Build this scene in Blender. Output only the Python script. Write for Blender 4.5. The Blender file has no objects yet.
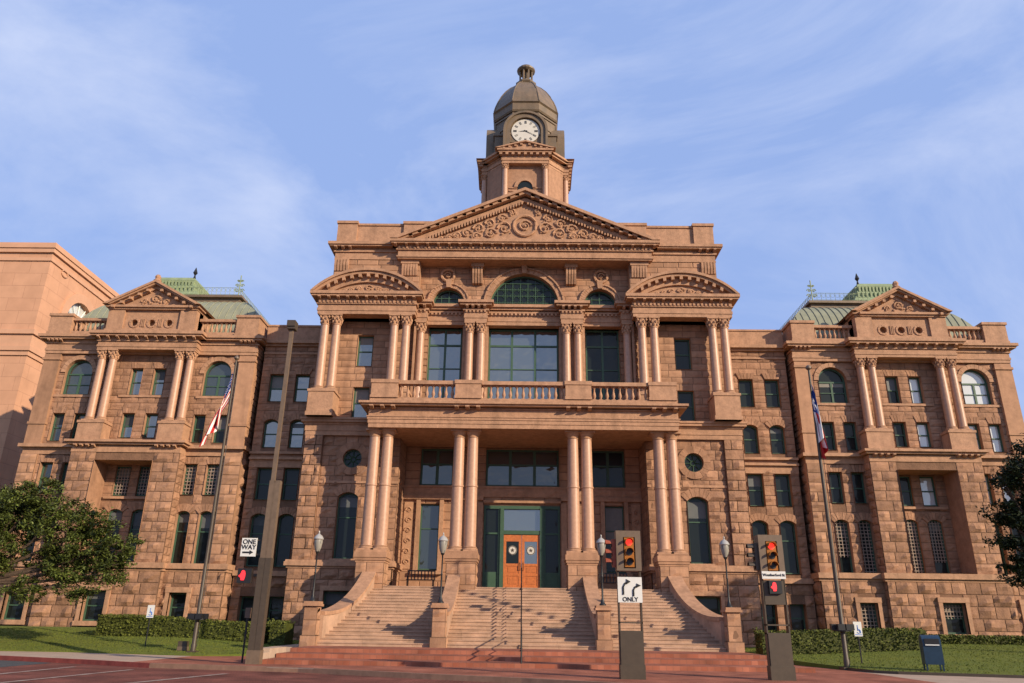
import bpy, math, random
from mathutils import Vector, Matrix
random.seed(7)
PI = math.pi
# ------------------------------------------------------------------ camera, world, sun
sc = bpy.context.scene
COL = sc.collection
cam = bpy.data.cameras.new('camera'); cam_ob = bpy.data.objects.new('camera', cam); COL.objects.link(cam_ob)
cam.sensor_width = 36; cam.lens = 755 / 1024 * 36; cam.clip_end = 4000; cam.clip_start = .1
rt = Vector((0.99984847, 0.00983399, 0.01436441)); dn = Vector((0.01001479, 0.34999431, -0.93669829)); fw = Vector((-0.01423894, 0.9367002, 0.34984279))
M = Matrix((( rt.x, -dn.x, -fw.x, -.06), (rt.y, -dn.y, -fw.y, -45), (rt.z, -dn.z, -fw.z, 1.6), (0, 0, 0, 1)))
cam_ob.matrix_world = M
sc.camera = cam_ob
sc.view_settings.view_transform = 'Standard'; sc.view_settings.look = 'None'
sc.view_settings.exposure = 0.36; sc.view_settings.gamma = 1; sc.view_settings.use_curve_mapping = False
SUN_AZ, SUN_EL = math.radians(54), math.radians(21)      # azimuth to the right of the facade's normal
sd = Vector((math.sin(SUN_AZ) * math.cos(SUN_EL), -math.cos(SUN_AZ) * math.cos(SUN_EL), math.sin(SUN_EL)))
sl = bpy.data.lights.new('sun', 'SUN'); sl.energy = 5.0; sl.angle = math.radians(.6); sl.color = (1, .83, .61)
so = bpy.data.objects.new('sun', sl); COL.objects.link(so); so.rotation_euler = sd.to_track_quat('Z', 'Y').to_euler()
so.location = (40, -40, 60)
W = bpy.data.worlds.new('World'); sc.world = W; W.use_nodes = True
nt = W.node_tree; N = nt.nodes; L = nt.links
for n in list(N): N.remove(n)
wo = N.new('ShaderNodeOutputWorld'); bg = N.new('ShaderNodeBackground'); sky = N.new('ShaderNodeTexSky')
sky.sky_type = 'NISHITA'; sky.sun_disc = False; sky.sun_elevation = SUN_EL; sky.sun_rotation = math.atan2(sd.x, sd.y)
sky.air_density = 1.0; sky.dust_density = 1.2; sky.ozone_density = 2.2; sky.altitude = 200
bg.inputs['Strength'].default_value = .101
tc = N.new('ShaderNodeTexCoord'); mp = N.new('ShaderNodeMapping'); mp.inputs['Scale'].default_value = (1.2, 1.5, 2.4)
mp.inputs['Rotation'].default_value = (.15, .35, .5)
nz = N.new('ShaderNodeTexNoise'); nz.inputs['Scale'].default_value = 1.3; nz.inputs['Detail'].default_value = 9; nz.inputs['Roughness'].default_value = .6
nz.inputs['Distortion'].default_value = .7
cr = N.new('ShaderNodeValToRGB'); cr.color_ramp.elements[0].position = .46; cr.color_ramp.elements[0].color = (0, 0, 0, 1)
cr.color_ramp.elements[1].position = .76; cr.color_ramp.elements[1].color = (.62, .62, .62, 1)
mx = N.new('ShaderNodeMix'); mx.data_type = 'RGBA'
tint = N.new('ShaderNodeMix'); tint.data_type = 'RGBA'; tint.inputs[0].default_value = .85
tint.inputs[7].default_value = (2.75, 3.9, 7.1, 1)
L.new(sky.outputs[0], tint.inputs[6])
L.new(tc.outputs['Generated'], mp.inputs[0]); L.new(mp.outputs[0], nz.inputs[0]); L.new(nz.outputs[0], cr.inputs[0])
L.new(cr.outputs[0], mx.inputs[0]); L.new(tint.outputs[2], mx.inputs[6]); mx.inputs[7].default_value = (6.6, 7.0, 8.3, 1)
L.new(mx.outputs[2], bg.inputs['Color']); L.new(bg.outputs[0], wo.inputs[0])

# ------------------------------------------------------------------ materials
def mat(name, col, rough=.8, var=.12, scale=3., bump=0., bscale=20., metal=0., col2=None, attr=0., spec=.3, streak=0.):
    m = bpy.data.materials.new(name); m.use_nodes = True
    t = m.node_tree; n = t.nodes; l = t.links; p = n['Principled BSDF']
    p.inputs['Roughness'].default_value = rough; p.inputs['Metallic'].default_value = metal
    p.inputs['Specular IOR Level'].default_value = spec
    co = n.new('ShaderNodeTexCoord'); ns = n.new('ShaderNodeTexNoise'); ns.inputs['Scale'].default_value = scale
    ns.inputs['Detail'].default_value = 6; ns.inputs['Roughness'].default_value = .65
    l.new(co.outputs['Object'], ns.inputs[0])
    mr = n.new('ShaderNodeMapRange'); mr.inputs[1].default_value = .25; mr.inputs[2].default_value = .75
    l.new(ns.outputs[0], mr.inputs[0])
    mi = n.new('ShaderNodeMix'); mi.data_type = 'RGBA'
    c2 = col2 or tuple(max(0, c * (1 - var * 2)) for c in col)
    c1 = col if col2 else tuple(c * (1 + var) for c in col)
    mi.inputs[6].default_value = (*c1, 1); mi.inputs[7].default_value = (*c2, 1)
    l.new(mr.outputs[0], mi.inputs[0]); out = mi.outputs[2]
    if attr:
        at = n.new('ShaderNodeAttribute'); at.attribute_name = 'rnd'
        hs = n.new('ShaderNodeHueSaturation'); m2 = n.new('ShaderNodeMapRange')
        m2.clamp = False; m2.inputs[3].default_value = 1 - attr; m2.inputs[4].default_value = 1 + attr * .6
        l.new(at.outputs['Fac'], m2.inputs[0]); l.new(m2.outputs[0], hs.inputs['Value']); l.new(out, hs.inputs['Color']); out = hs.outputs[0]
    if streak:
        mp_ = n.new('ShaderNodeMapping'); mp_.inputs['Scale'].default_value = (1.2, 1.2, .12); l.new(co.outputs['Object'], mp_.inputs[0])
        n2 = n.new('ShaderNodeTexNoise'); n2.inputs['Scale'].default_value = 1.6; n2.inputs['Detail'].default_value = 5; l.new(mp_.outputs[0], n2.inputs[0])
        r2 = n.new('ShaderNodeMapRange'); r2.inputs[1].default_value = .48; r2.inputs[2].default_value = .75; r2.inputs[4].default_value = streak
        l.new(n2.outputs[0], r2.inputs[0]); m3 = n.new('ShaderNodeMix'); m3.data_type = 'RGBA'; l.new(r2.outputs[0], m3.inputs[0]); l.new(out, m3.inputs[6])
        m3.inputs[7].default_value = (*[c * .35 for c in col], 1); out = m3.outputs[2]
    l.new(out, p.inputs['Base Color'])
    if bump:
        nb = n.new('ShaderNodeTexNoise'); nb.inputs['Scale'].default_value = bscale; nb.inputs['Detail'].default_value = 6; nb.inputs['Roughness'].default_value = .7
        l.new(co.outputs['Object'], nb.inputs[0]); b = n.new('ShaderNodeBump'); b.inputs['Strength'].default_value = 1; b.inputs['Distance'].default_value = bump
        l.new(nb.outputs[0], b.inputs['Height']); l.new(b.outputs[0], p.inputs['Normal'])
    return m
def brickmat(name, c1, c2, mortar, sx, sy, rough=.85, bump=.01, vert=True, msz=.02, noise=.35):
    m = bpy.data.materials.new(name); m.use_nodes = True
    t = m.node_tree; n = t.nodes; l = t.links; p = n['Principled BSDF']; p.inputs['Roughness'].default_value = rough
    p.inputs['Specular IOR Level'].default_value = .2
    co = n.new('ShaderNodeTexCoord'); sp = n.new('ShaderNodeSeparateXYZ'); l.new(co.outputs['Object'], sp.inputs[0])
    cb = n.new('ShaderNodeCombineXYZ')
    if vert:
        ad = n.new('ShaderNodeMath'); ad.operation = 'ADD'; l.new(sp.outputs[0], ad.inputs[0]); l.new(sp.outputs[1], ad.inputs[1])
        l.new(ad.outputs[0], cb.inputs[0]); l.new(sp.outputs[2], cb.inputs[1])
    else:
        l.new(sp.outputs[0], cb.inputs[0]); l.new(sp.outputs[1], cb.inputs[1])
    b = n.new('ShaderNodeTexBrick'); b.inputs['Scale'].default_value = 1; b.inputs['Brick Width'].default_value = sx; b.inputs['Row Height'].default_value = sy
    b.inputs['Mortar Size'].default_value = msz; b.inputs['Mortar Smooth'].default_value = .3
    b.inputs['Color1'].default_value = (*c1, 1); b.inputs['Color2'].default_value = (*c2, 1); b.inputs['Mortar'].default_value = (*mortar, 1)
    l.new(cb.outputs[0], b.inputs[0])
    ns = n.new('ShaderNodeTexNoise'); ns.inputs['Scale'].default_value = .8; ns.inputs['Detail'].default_value = 8; l.new(co.outputs['Object'], ns.inputs[0])
    mr = n.new('ShaderNodeMapRange'); mr.inputs[1].default_value = .3; mr.inputs[2].default_value = .7; mr.inputs[3].default_value = 1 - noise; mr.inputs[4].default_value = 1.1
    l.new(ns.outputs[0], mr.inputs[0]); hs = n.new('ShaderNodeHueSaturation'); l.new(mr.outputs[0], hs.inputs['Value']); l.new(b.outputs[0], hs.inputs['Color'])
    l.new(hs.outputs[0], p.inputs['Base Color'])
    bp = n.new('ShaderNodeBump'); bp.inputs['Distance'].default_value = bump; bp.invert = True; l.new(b.outputs['Fac'], bp.inputs['Height']); l.new(bp.outputs[0], p.inputs['Normal'])
    return m
def glassmat(name, base, refl, rough=.03):
    m = bpy.data.materials.new(name); m.use_nodes = True
    t = m.node_tree; n = t.nodes; l = t.links; p = n['Principled BSDF']
    p.inputs['Base Color'].default_value = (*base, 1); p.inputs['Roughness'].default_value = .35; p.inputs['Specular IOR Level'].default_value = .15
    g = n.new('ShaderNodeBsdfGlossy'); g.inputs['Roughness'].default_value = rough; g.inputs['Color'].default_value = (.98, .92, .80, 1)
    co = n.new('ShaderNodeTexCoord'); ns = n.new('ShaderNodeTexNoise'); ns.inputs['Scale'].default_value = .9; l.new(co.outputs['Object'], ns.inputs[0])
    b = n.new('ShaderNodeBump'); b.inputs['Distance'].default_value = .04; l.new(ns.outputs[0], b.inputs['Height']); l.new(b.outputs[0], g.inputs['Normal'])
    mi = n.new('ShaderNodeMixShader'); mi.inputs[0].default_value = refl
    l.new(p.outputs[0], mi.inputs[1]); l.new(g.outputs[0], mi.inputs[2]); l.new(mi.outputs[0], n['Material Output'].inputs[0])
    return m
def emit(name, col, s):
    m = bpy.data.materials.new(name); m.use_nodes = True; p = m.node_tree.nodes['Principled BSDF']
    p.inputs['Base Color'].default_value = (*col, 1); p.inputs['Emission Color'].default_value = (*col, 1); p.inputs['Emission Strength'].default_value = s
    return m
RED = (.365, .198, .118)
M_rough = mat('rock_faced_granite', RED, .9, .16, 2.2, .035, 9, attr=.2, streak=.5)
M_ash = mat('dressed_granite', (.395, .216, .126), .85, .13, 2.5, .012, 14, attr=.2, streak=.45)
M_smooth = mat('smooth_granite', (.42, .235, .14), .8, .16, 3.5, .02, 11, streak=.4)
M_col = mat('polished_pink_granite', (.43, .242, .15), .45, .12, 6, .002, 20, spec=.5)
M_carve = mat('carved_granite', (.425, .238, .14), .85, .14, 6, .02, 18)
M_shaft = mat('tower_granite', (.355, .195, .117), .85, .14, 3, .015, 10, streak=.3)
M_copper = mat('bronze_brown_copper', (.20, .135, .08), .5, .2, 1.6, .01, 8, col2=(.11, .085, .055), spec=.4, streak=.4)
M_verd = mat('green_copper_sheet', (.27, .27, .18), .6, .15, 2, .0, 8, col2=(.19, .2, .14), streak=.25)
M_verd2 = mat('bright_verdigris', (.28, .33, .18), .6, .15, 3, .01, 12, col2=(.16, .21, .12))
M_green = mat('green_painted_frame', (.05, .10, .062), .5, .1, 4)
M_glass = glassmat('dark_glass', (.008, .012, .011), .022)
M_glass2 = glassmat('sky_glass', (.05, .06, .058), .26)
M_glass3 = glassmat('half_lit_glass', (.025, .035, .033), .11)
M_blind = glassmat('window_with_pale_blind', (.55, .57, .56), .2)
M_lat = mat('lattice', (.30, .23, .18), .7)
M_wood = mat('orange_stained_wood', (.5, .15, .04), .45, .18, 9, spec=.4)
M_black = mat('black_metal', (.015, .015, .016), .45, .1, 8, spec=.4)
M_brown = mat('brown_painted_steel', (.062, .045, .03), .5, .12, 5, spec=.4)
M_tan = mat('tan_painted_steel', (.14, .097, .064), .5, .12, 5, spec=.4)
M_white = mat('white_paint', (.6, .6, .57), .6, .05)
M_blue = mat('mailbox_blue', (.008, .03, .06), .4, .12, 6, spec=.5)
M_signblue = mat('sign_blue', (.05, .16, .5), .5, .05)
M_step = mat('step_stone', (.43, .27, .18), .85, .2, 1.4, .01, 16, attr=.1, streak=.0)
M_brick = brickmat('red_brick_paving', (.30, .095, .055), (.38, .14, .085), (.24, .11, .075), .24, .12, vert=False, bump=.004, msz=.008, noise=.5)
M_road = brickmat('red_brick_road', (.19, .06, .04), (.24, .08, .055), (.10, .05, .04), .26, .13, vert=False, bump=.006, msz=.01, noise=.6)
M_asph = mat('asphalt', (.07, .07, .068), .9, .2, 6, .01, 60)
M_conc = mat('concrete_paving', (.40, .29, .21), .9, .12, 1.5, .004, 40)
M_kerb = mat('kerb_stone', (.24, .14, .095), .9, .15, 3)
M_kred = mat('kerb_red_paint', (.28, .06, .04), .7, .2, 3)
M_line = mat('road_marking', (.42, .34, .28), .85, .35, 2.2, col2=(.16, .075, .055))
M_grass = mat('lawn', (.15, .165, .02), .95, .25, .9, .05, 60, col2=(.10, .135, .018))
M_ground = mat('ground', (.10, .11, .05), .95, .2, .05)
M_hedge = mat('hedge_leaves', (.095, .11, .015), .7, .3, 5, attr=.5)
M_leaf = mat('tree_leaves', (.09, .115, .02), .6, .3, .9, attr=.75)
M_leaf2 = mat('shaded_tree_leaves', (.022, .035, .012), .6, .25, .7, attr=.5)  # shade and backlight on the right tree put into the leaf colour
M_bark = mat('bark', (.09, .06, .04), .95, .2, 6, .03, 12)
M_off = brickmat('tan_precast_cladding', (.50, .27, .165), (.52, .285, .175), (.40, .21, .13), 2.4, 1.2, bump=.006, msz=.02, noise=.1)
M_offc = mat('tan_precast_trim', (.54, .30, .185), .8, .06, 1)
M_flr = mat('flag_red', (.42, .02, .02), .8, .1); M_flw = mat('flag_white', (.75, .72, .68), .8, .05); M_flb = mat('flag_blue', (.02, .045, .2), .8, .1)
M_lamp = mat('lamp_globe_glass', (.25, .235, .2), .3, .03, spec=.5)
M_orange = mat('signal_housing_yellow', (.34, .12, .015), .5, .2, 6)
M_capm = mat('lamp_cap_grey', (.33, .32, .3), .3, .1, spec=.6)
M_rusty = mat('weathered_red_housing', (.30, .07, .035), .55, .2, 6)
M_clock = mat('clock_dial', (.55, .52, .46), .5, .05)
M_redlit = emit('lit_red_lens', (1, .04, .02), .9)
M_redhand = emit('lit_red_hand', (1, .03, .04), .6)
M_shade = mat('drawn_roller_shade', (.4, .3, .25), .9)

# ------------------------------------------------------------------ mesh builder
class MB:
    def __init__(s): s.v = []; s.f = []; s.r = []; s.m = []; s.gi = 0; s.g = []; s.mi = 0
    def add(s, vs, fs, r=None):
        b = len(s.v); s.v += [tuple(v) for v in vs]
        r = random.random() if r is None else r
        for f in fs: s.f.append(tuple(b + i for i in f)); s.r.append(r); s.m.append(s.mi); s.g.append(s.gi)
        return s
    def box(s, x0, x1, y0, y1, z0, z1, r=None):
        v = [(x, y, z) for z in (z0, z1) for y in (y0, y1) for x in (x0, x1)]
        return s.add(v, [(0, 2, 3, 1), (4, 5, 7, 6), (0, 1, 5, 4), (2, 6, 7, 3), (0, 4, 6, 2), (1, 3, 7, 5)], r)
    def prismY(s, pts, y0, y1, r=None):        # polygon in XZ extruded along Y
        n = len(pts); v = [(x, y0, z) for x, z in pts] + [(x, y1, z) for x, z in pts]
        return s.add(v, [tuple(range(n)), tuple(range(2 * n - 1, n - 1, -1))] + [(i, i + n, (i + 1) % n + n, (i + 1) % n) for i in range(n)], r)
    def prismX(s, pts, x0, x1, r=None):        # polygon in YZ
        n = len(pts); v = [(x0, y, z) for y, z in pts] + [(x1, y, z) for y, z in pts]
        return s.add(v, [tuple(range(n)), tuple(range(2 * n - 1, n - 1, -1))] + [(i, i + n, (i + 1) % n + n, (i + 1) % n) for i in range(n)], r)
    def prismZ(s, pts, z0, z1, r=None):
        n = len(pts); v = [(x, y, z0) for x, y in pts] + [(x, y, z1) for x, y in pts]
        return s.add(v, [tuple(range(n)), tuple(range(2 * n - 1, n - 1, -1))] + [(i, i + n, (i + 1) % n + n, (i + 1) % n) for i in range(n)], r)
    def ringY(s, outer, inner, y0, y1, r=None):  # closed ring between two outlines with equal counts
        n = len(outer); v = [(x, y0, z) for x, z in outer] + [(x, y0, z) for x, z in inner] + [(x, y1, z) for x, z in outer] + [(x, y1, z) for x, z in inner]
        fs = []
        for i in range(n):
            j = (i + 1) % n
            fs += [(i, j, n + j, n + i), (2 * n + i, 3 * n + i, 3 * n + j, 2 * n + j), (i, 2 * n + i, 2 * n + j, j), (n + i, n + j, 3 * n + j, 3 * n + i)]
        return s.add(v, fs, r)
    def lathe(s, prof, cx, cy, n=16, a0=0, r=None, sq=None):
        v = []; fs = []
        for (rad, z) in prof:
            for k in range(n):
                a = a0 + 2 * PI * k / n; v.append((cx + rad * math.cos(a), cy + rad * math.sin(a), z))
        for i in range(len(prof) - 1):
            for k in range(n):
                fs.append((i * n + k, i * n + (k + 1) % n, (i + 1) * n + (k + 1) % n, (i + 1) * n + k))
        fs += [tuple(range(n - 1, -1, -1)), tuple((len(prof) - 1) * n + k for k in range(n))]
        return s.add(v, fs, r)
    def tube(s, pts, rad, n=6, r=None):
        pts = [Vector(p) for p in pts]; v = []; fs = []; m = len(pts)
        for i, p in enumerate(pts):
            d = (pts[min(i + 1, m - 1)] - pts[max(i - 1, 0)]).normalized()
            a = d.cross(Vector((0, 0, 1)) if abs(d.z) < .9 else Vector((0, 1, 0))).normalized(); b = d.cross(a)
            rr = rad[i] if isinstance(rad, (list, tuple)) else rad
            for k in range(n):
                t = 2 * PI * k / n; v.append(p + (a * math.cos(t) + b * math.sin(t)) * rr)
        for i in range(m - 1):
            for k in range(n): fs.append((i * n + k, i * n + (k + 1) % n, (i + 1) * n + (k + 1) % n, (i + 1) * n + k))
        fs += [tuple(range(n - 1, -1, -1)), tuple((m - 1) * n + k for k in range(n))]
        return s.add(v, fs, r)
    def blob(s, c, rx, ry, rz, n=6):
        v = []; fs = []; R = 3
        for i in range(R + 1):
            ph = PI * (i + .5) / (R + 1) - PI / 2
            for k in range(n):
                a = 2 * PI * k / n; v.append((c[0] + rx * math.cos(ph) * math.cos(a), c[1] + ry * math.cos(ph) * math.sin(a), c[2] + rz * math.sin(ph)))
        for i in range(R):
            for k in range(n): fs.append((i * n + k, i * n + (k + 1) % n, (i + 1) * n + (k + 1) % n, (i + 1) * n + k))
        fs += [tuple(range(n - 1, -1, -1)), tuple(R * n + k for k in range(n))]
        return s.add(v, fs)
    def mesh(s, name, mats, smooth=False):
        me = bpy.data.meshes.new(name); me.from_pydata(s.v, [], s.f); me.update()
        if not isinstance(mats, (list, tuple)): mats = [mats]
        for m in mats: me.materials.append(m)
        a = me.attributes.new('rnd', 'FLOAT', 'FACE'); a.data.foreach_set('value', s.r)
        me.polygons.foreach_set('material_index', s.m)
        if smooth:
            me.polygons.foreach_set('use_smooth', [True] * len(me.polygons))
            try: me.set_sharp_from_angle(angle=math.radians(40))
            except Exception: pass
        return me
MADE = []
def link(name, data, parent=None, loc=(0, 0, 0)):
    o = bpy.data.objects.new(name, data); COL.objects.link(o); o.location = loc
    if parent: o.parent = parent
    MADE.append(o); return o
def part(name, mb, mats, parent, smooth=False):
    gs = sorted(set(mb.g))
    if len(gs) < 2: return link(name, mb.mesh(name, mats, smooth), parent)
    first = None
    for g in gs:                                   # one object per marked piece
        q = MB(); idx = {}
        for f, r, mi, gg in zip(mb.f, mb.r, mb.m, mb.g):
            if gg != g: continue
            nf = []
            for i in f:
                if i not in idx: idx[i] = len(q.v); q.v.append(mb.v[i])
                nf.append(idx[i])
            q.f.append(tuple(nf)); q.r.append(r); q.m.append(mi); q.g.append(0)
        o = link(name, q.mesh(name, mats, smooth), parent); first = first or o
    return first
def tag(o, label, cat, group=None, kind=None):
    if label: o['label'] = label
    if cat: o['category'] = cat
    if group: o['group'] = group
    if kind: o['kind'] = kind
    return o
def thing(name, label, cat, loc=(0, 0, 0), group=None, rz=0):
    o = link(name, None, None, loc); o.rotation_euler.z = rz; return tag(o, label, cat, group)
def struct(name, mb, m, smooth=False):
    o = part(name, mb, m, None, smooth); o['kind'] = 'structure'; return o
def text_mesh(s, size, m, parent, loc, depth=.006, name='lettering', rot=(PI / 2, 0, 0), sx=1):
    cu = bpy.data.curves.new(name, 'FONT'); cu.body = s; cu.size = size; cu.extrude = depth; cu.align_x = 'CENTER'; cu.align_y = 'CENTER'; cu.offset = size * .02
    to = bpy.data.objects.new('t', cu); COL.objects.link(to)
    dg = bpy.context.evaluated_depsgraph_get(); me = bpy.data.meshes.new_from_object(to.evaluated_get(dg)); bpy.data.objects.remove(to)
    me.materials.clear(); me.materials.append(m)
    o = link(name, me, parent, loc); o.rotation_euler = rot; o.scale.x = sx; return o

# openings: (kind, cx, w, z0, z1)
def hw(op, z):
    k, cx, w, z0, z1 = op[:5]; r = w / 2
    if k == 'rect': return r
    if k == 'arch':
        zs = z1 - r
        return r if z <= zs else math.sqrt(max(0, r * r - (z - zs) ** 2))
    if k == 'seg':
        s = .22 * w; R = (r * r + s * s) / (2 * s); zc = z1 - R
        return r if z <= z1 - s else math.sqrt(max(0, R * R - (z - zc) ** 2))
    if k == 'circ': return math.sqrt(max(0, r * r - (z - (z0 + z1) / 2) ** 2))
def zkeys(op):
    k, cx, w, z0, z1 = op[:5]; r = w / 2
    if k == 'rect': return [z0, z1]
    if k == 'arch': return [z0] + [z1 - r + r * math.sin(PI / 2 * i / 8) for i in range(9)]
    if k == 'seg': s = .22 * w; return [z0] + [z1 - s + s * math.sin(PI / 2 * i / 4) for i in range(5)]
    if k == 'circ': return [(z0 + z1) / 2 + r * math.sin(PI * (i / 12 - .5)) for i in range(13)]
def outline(op, inset=0, z0=None):
    k, cx, w, a, b = op[:5]; op2 = (k, cx, w - 2 * inset, a + (inset if z0 is None else 0), b - inset)
    ks = zkeys(op2)
    R_ = [(cx + hw(op2, z), z) for z in ks]; L_ = [(cx - hw(op2, z), z) for z in reversed(ks)]
    if k in ('arch', 'seg'): L_ = L_[1:]
    if k == 'circ': L_ = L_[1:-1]
    return R_ + L_
def subtract(a, b, cuts):
    segs = [(a, b)]
    for c, d in cuts:
        ns = []
        for p, q in segs:
            if d <= p or c >= q: ns.append((p, q)); continue
            if c > p: ns.append((p, c))
            if d < q: ns.append((d, q))
        segs = ns
    return segs
def wall(mb, x0, x1, z0, z1, Y, ops=(), depth=.35, course=.42, bw=(.7, 1.2), relief=.05, rough=.06, tf=None, blocks=True, gap=.04, ch=.035):
    tf = tf or (lambda u, d, z: (u, Y - d, z))
    ops = [o for o in ops if o[1] - o[2] / 2 > x0 - .01 and o[1] + o[2] / 2 < x1 + .01 and o[4] > z0 and o[3] < z1]
    zs = sorted(set([z0, z1] + [round(z, 5) for o in ops for z in zkeys(o) if z0 < z < z1]))
    for za, zb in zip(zs, zs[1:]):
        zm = (za + zb) / 2; cut = sorted([o for o in ops if o[3] < zm < o[4]], key=lambda o: o[1])
        la, lb = x0, x0
        for o in cut + [None]:
            ra, rb = (x1, x1) if o is None else (o[1] - hw(o, za), o[1] - hw(o, zb))
            mb.add([tf(la, 0, za), tf(ra, 0, za), tf(rb, 0, zb), tf(lb, 0, zb)], [(0, 1, 2, 3)], -.8)
            if o: la, lb = o[1] + hw(o, za), o[1] + hw(o, zb)
    for o in ops:
        pts = outline(o); n = len(pts)
        mb.add([tf(x, relief, z) for x, z in pts] + [tf(x, -depth, z) for x, z in pts], [(i, (i + 1) % n, (i + 1) % n + n, i + n) for i in range(n)], .5)
    if not blocks: return
    nc = max(1, round((z1 - z0) / course)); c = (z1 - z0) / nc
    for i in range(nc):
        za, zb = z0 + i * c + gap / 2, z0 + (i + 1) * c - gap / 2; cuts = []
        for o in ops:
            if o[3] < zb and o[4] > za:
                h = max(hw(o, min(max(z, o[3] + .001), o[4] - .001)) for z in (za, (za + zb) / 2, zb)); 
                if h > .03: cuts.append((o[1] - h, o[1] + h))
        for p, q in subtract(x0, x1, sorted(cuts)):
            x = p
            first = True
            while x < q - .05:
                w = random.uniform(*bw)
                if first and i % 2: w *= .6
                first = False
                e = x + w
                if q - e < bw[0] * .5: e = q
                e = min(e, q); a, b = x + gap / 2, e - gap / 2; x = e
                if b - a < .08: continue
                d = relief * random.uniform(.6, 1.1)
                if rough < .01:
                    vs = [(a, 0, za), (b, 0, za), (b, 0, zb), (a, 0, zb), (a + ch, d, za + ch), (b - ch, d, za + ch), (b - ch, d, zb - ch), (a + ch, d, zb - ch)]
                    mb.add([tf(*v) for v in vs], [(4, 5, 6, 7), (0, 1, 5, 4), (1, 2, 6, 5), (2, 3, 7, 6), (3, 0, 4, 7)])
                else:
                    nx = max(2, int((b - a) / .28)); nzz = 3; vs = []; fs = []
                    for j in range(nzz + 1):
                        for k in range(nx + 1):
                            u = a + (b - a) * k / nx; z = za + (zb - za) * j / nzz
                            edge = j in (0, nzz) or k in (0, nx)
                            dd = relief * .25 if edge else d + random.uniform(-rough, rough)
                            if not edge: u += random.uniform(-.04, .04); z += random.uniform(-.02, .02)
                            vs.append(tf(u, dd, z))
                    for j in range(nzz):
                        for k in range(nx):
                            q0 = j * (nx + 1) + k; fs.append((q0, q0 + 1, q0 + nx + 2, q0 + nx + 1))
                    mb.add(vs, fs)
def voussoirs(mb, op, Y, t, d, n=None, key=False):
    k, cx, w, z0, z1 = op[:5]; r = w / 2
    if k == 'arch': R_, zc, a0, a1 = r, z1 - r, 0, PI
    elif k == 'circ': R_, zc, a0, a1 = r, (z0 + z1) / 2, 0, 2 * PI
    elif k == 'seg':
        s = .22 * w; R_ = (r * r + s * s) / (2 * s); zc = z1 - R_; h = math.asin(r / R_); a0, a1 = PI / 2 - h, PI / 2 + h
    n = n or max(5, int((a1 - a0) * R_ / .3)); g = .006 / R_
    for i in range(n):
        p, q = a0 + (a1 - a0) * i / n + g, a0 + (a1 - a0) * (i + 1) / n - g
        pts = [(cx + rr * math.cos(t_), zc + rr * math.sin(t_)) for rr, t_ in ((R_, p), (R_, (p + q) / 2), (R_, q), (R_ + t, q), (R_ + t, (p + q) / 2), (R_ + t, p))]
        mb.prismY(pts, Y - d * random.uniform(.85, 1.1), Y + .05)
def jack(mb, cx, w, z, Y, h=.42, d=.06, n=5):
    for i in range(n):
        a, b = (i / n - .5), ((i + 1) / n - .5); k = 1.35
        mb.prismY([(cx + a * w + .01, z), (cx + b * w - .01, z), (cx + b * w * k - .01, z + h), (cx + a * w * k + .01, z + h)], Y - d * random.uniform(.8, 1.2), Y + .03)
# cornice: stepped profile swept straight (boxes), profile = list of (proj, z0, z1)
def steps(mb, x0, x1, Yw, yback, prof, endL=True, endR=True):
    for d, a, b in prof: mb.box(x0 - (d if endL else 0), x1 + (d if endR else 0), Yw - d, yback, a, b)
def dentils(mb, x0, x1, Y, z0, z1, pitch=.26, w=.14, d=.1):
    n = max(1, int((x1 - x0) / pitch)); p = (x1 - x0) / n
    for i in range(n): x = x0 + (i + .5) * p; mb.box(x - w / 2, x + w / 2, Y - d, Y + .02, z0, z1)
def modillions(mb, x0, x1, Y, z0, z1, n, d=.35, w=.2):
    for i in range(n):
        x = x0 + (x1 - x0) * (i / (n - 1) if n > 1 else .5)
        mb.prismX([(Y + .02, z0), (Y - d * .5, z0 + .02), (Y - d, z0 + (z1 - z0) * .55), (Y - d, z1), (Y + .02, z1)], x - w / 2, x + w / 2)

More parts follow.
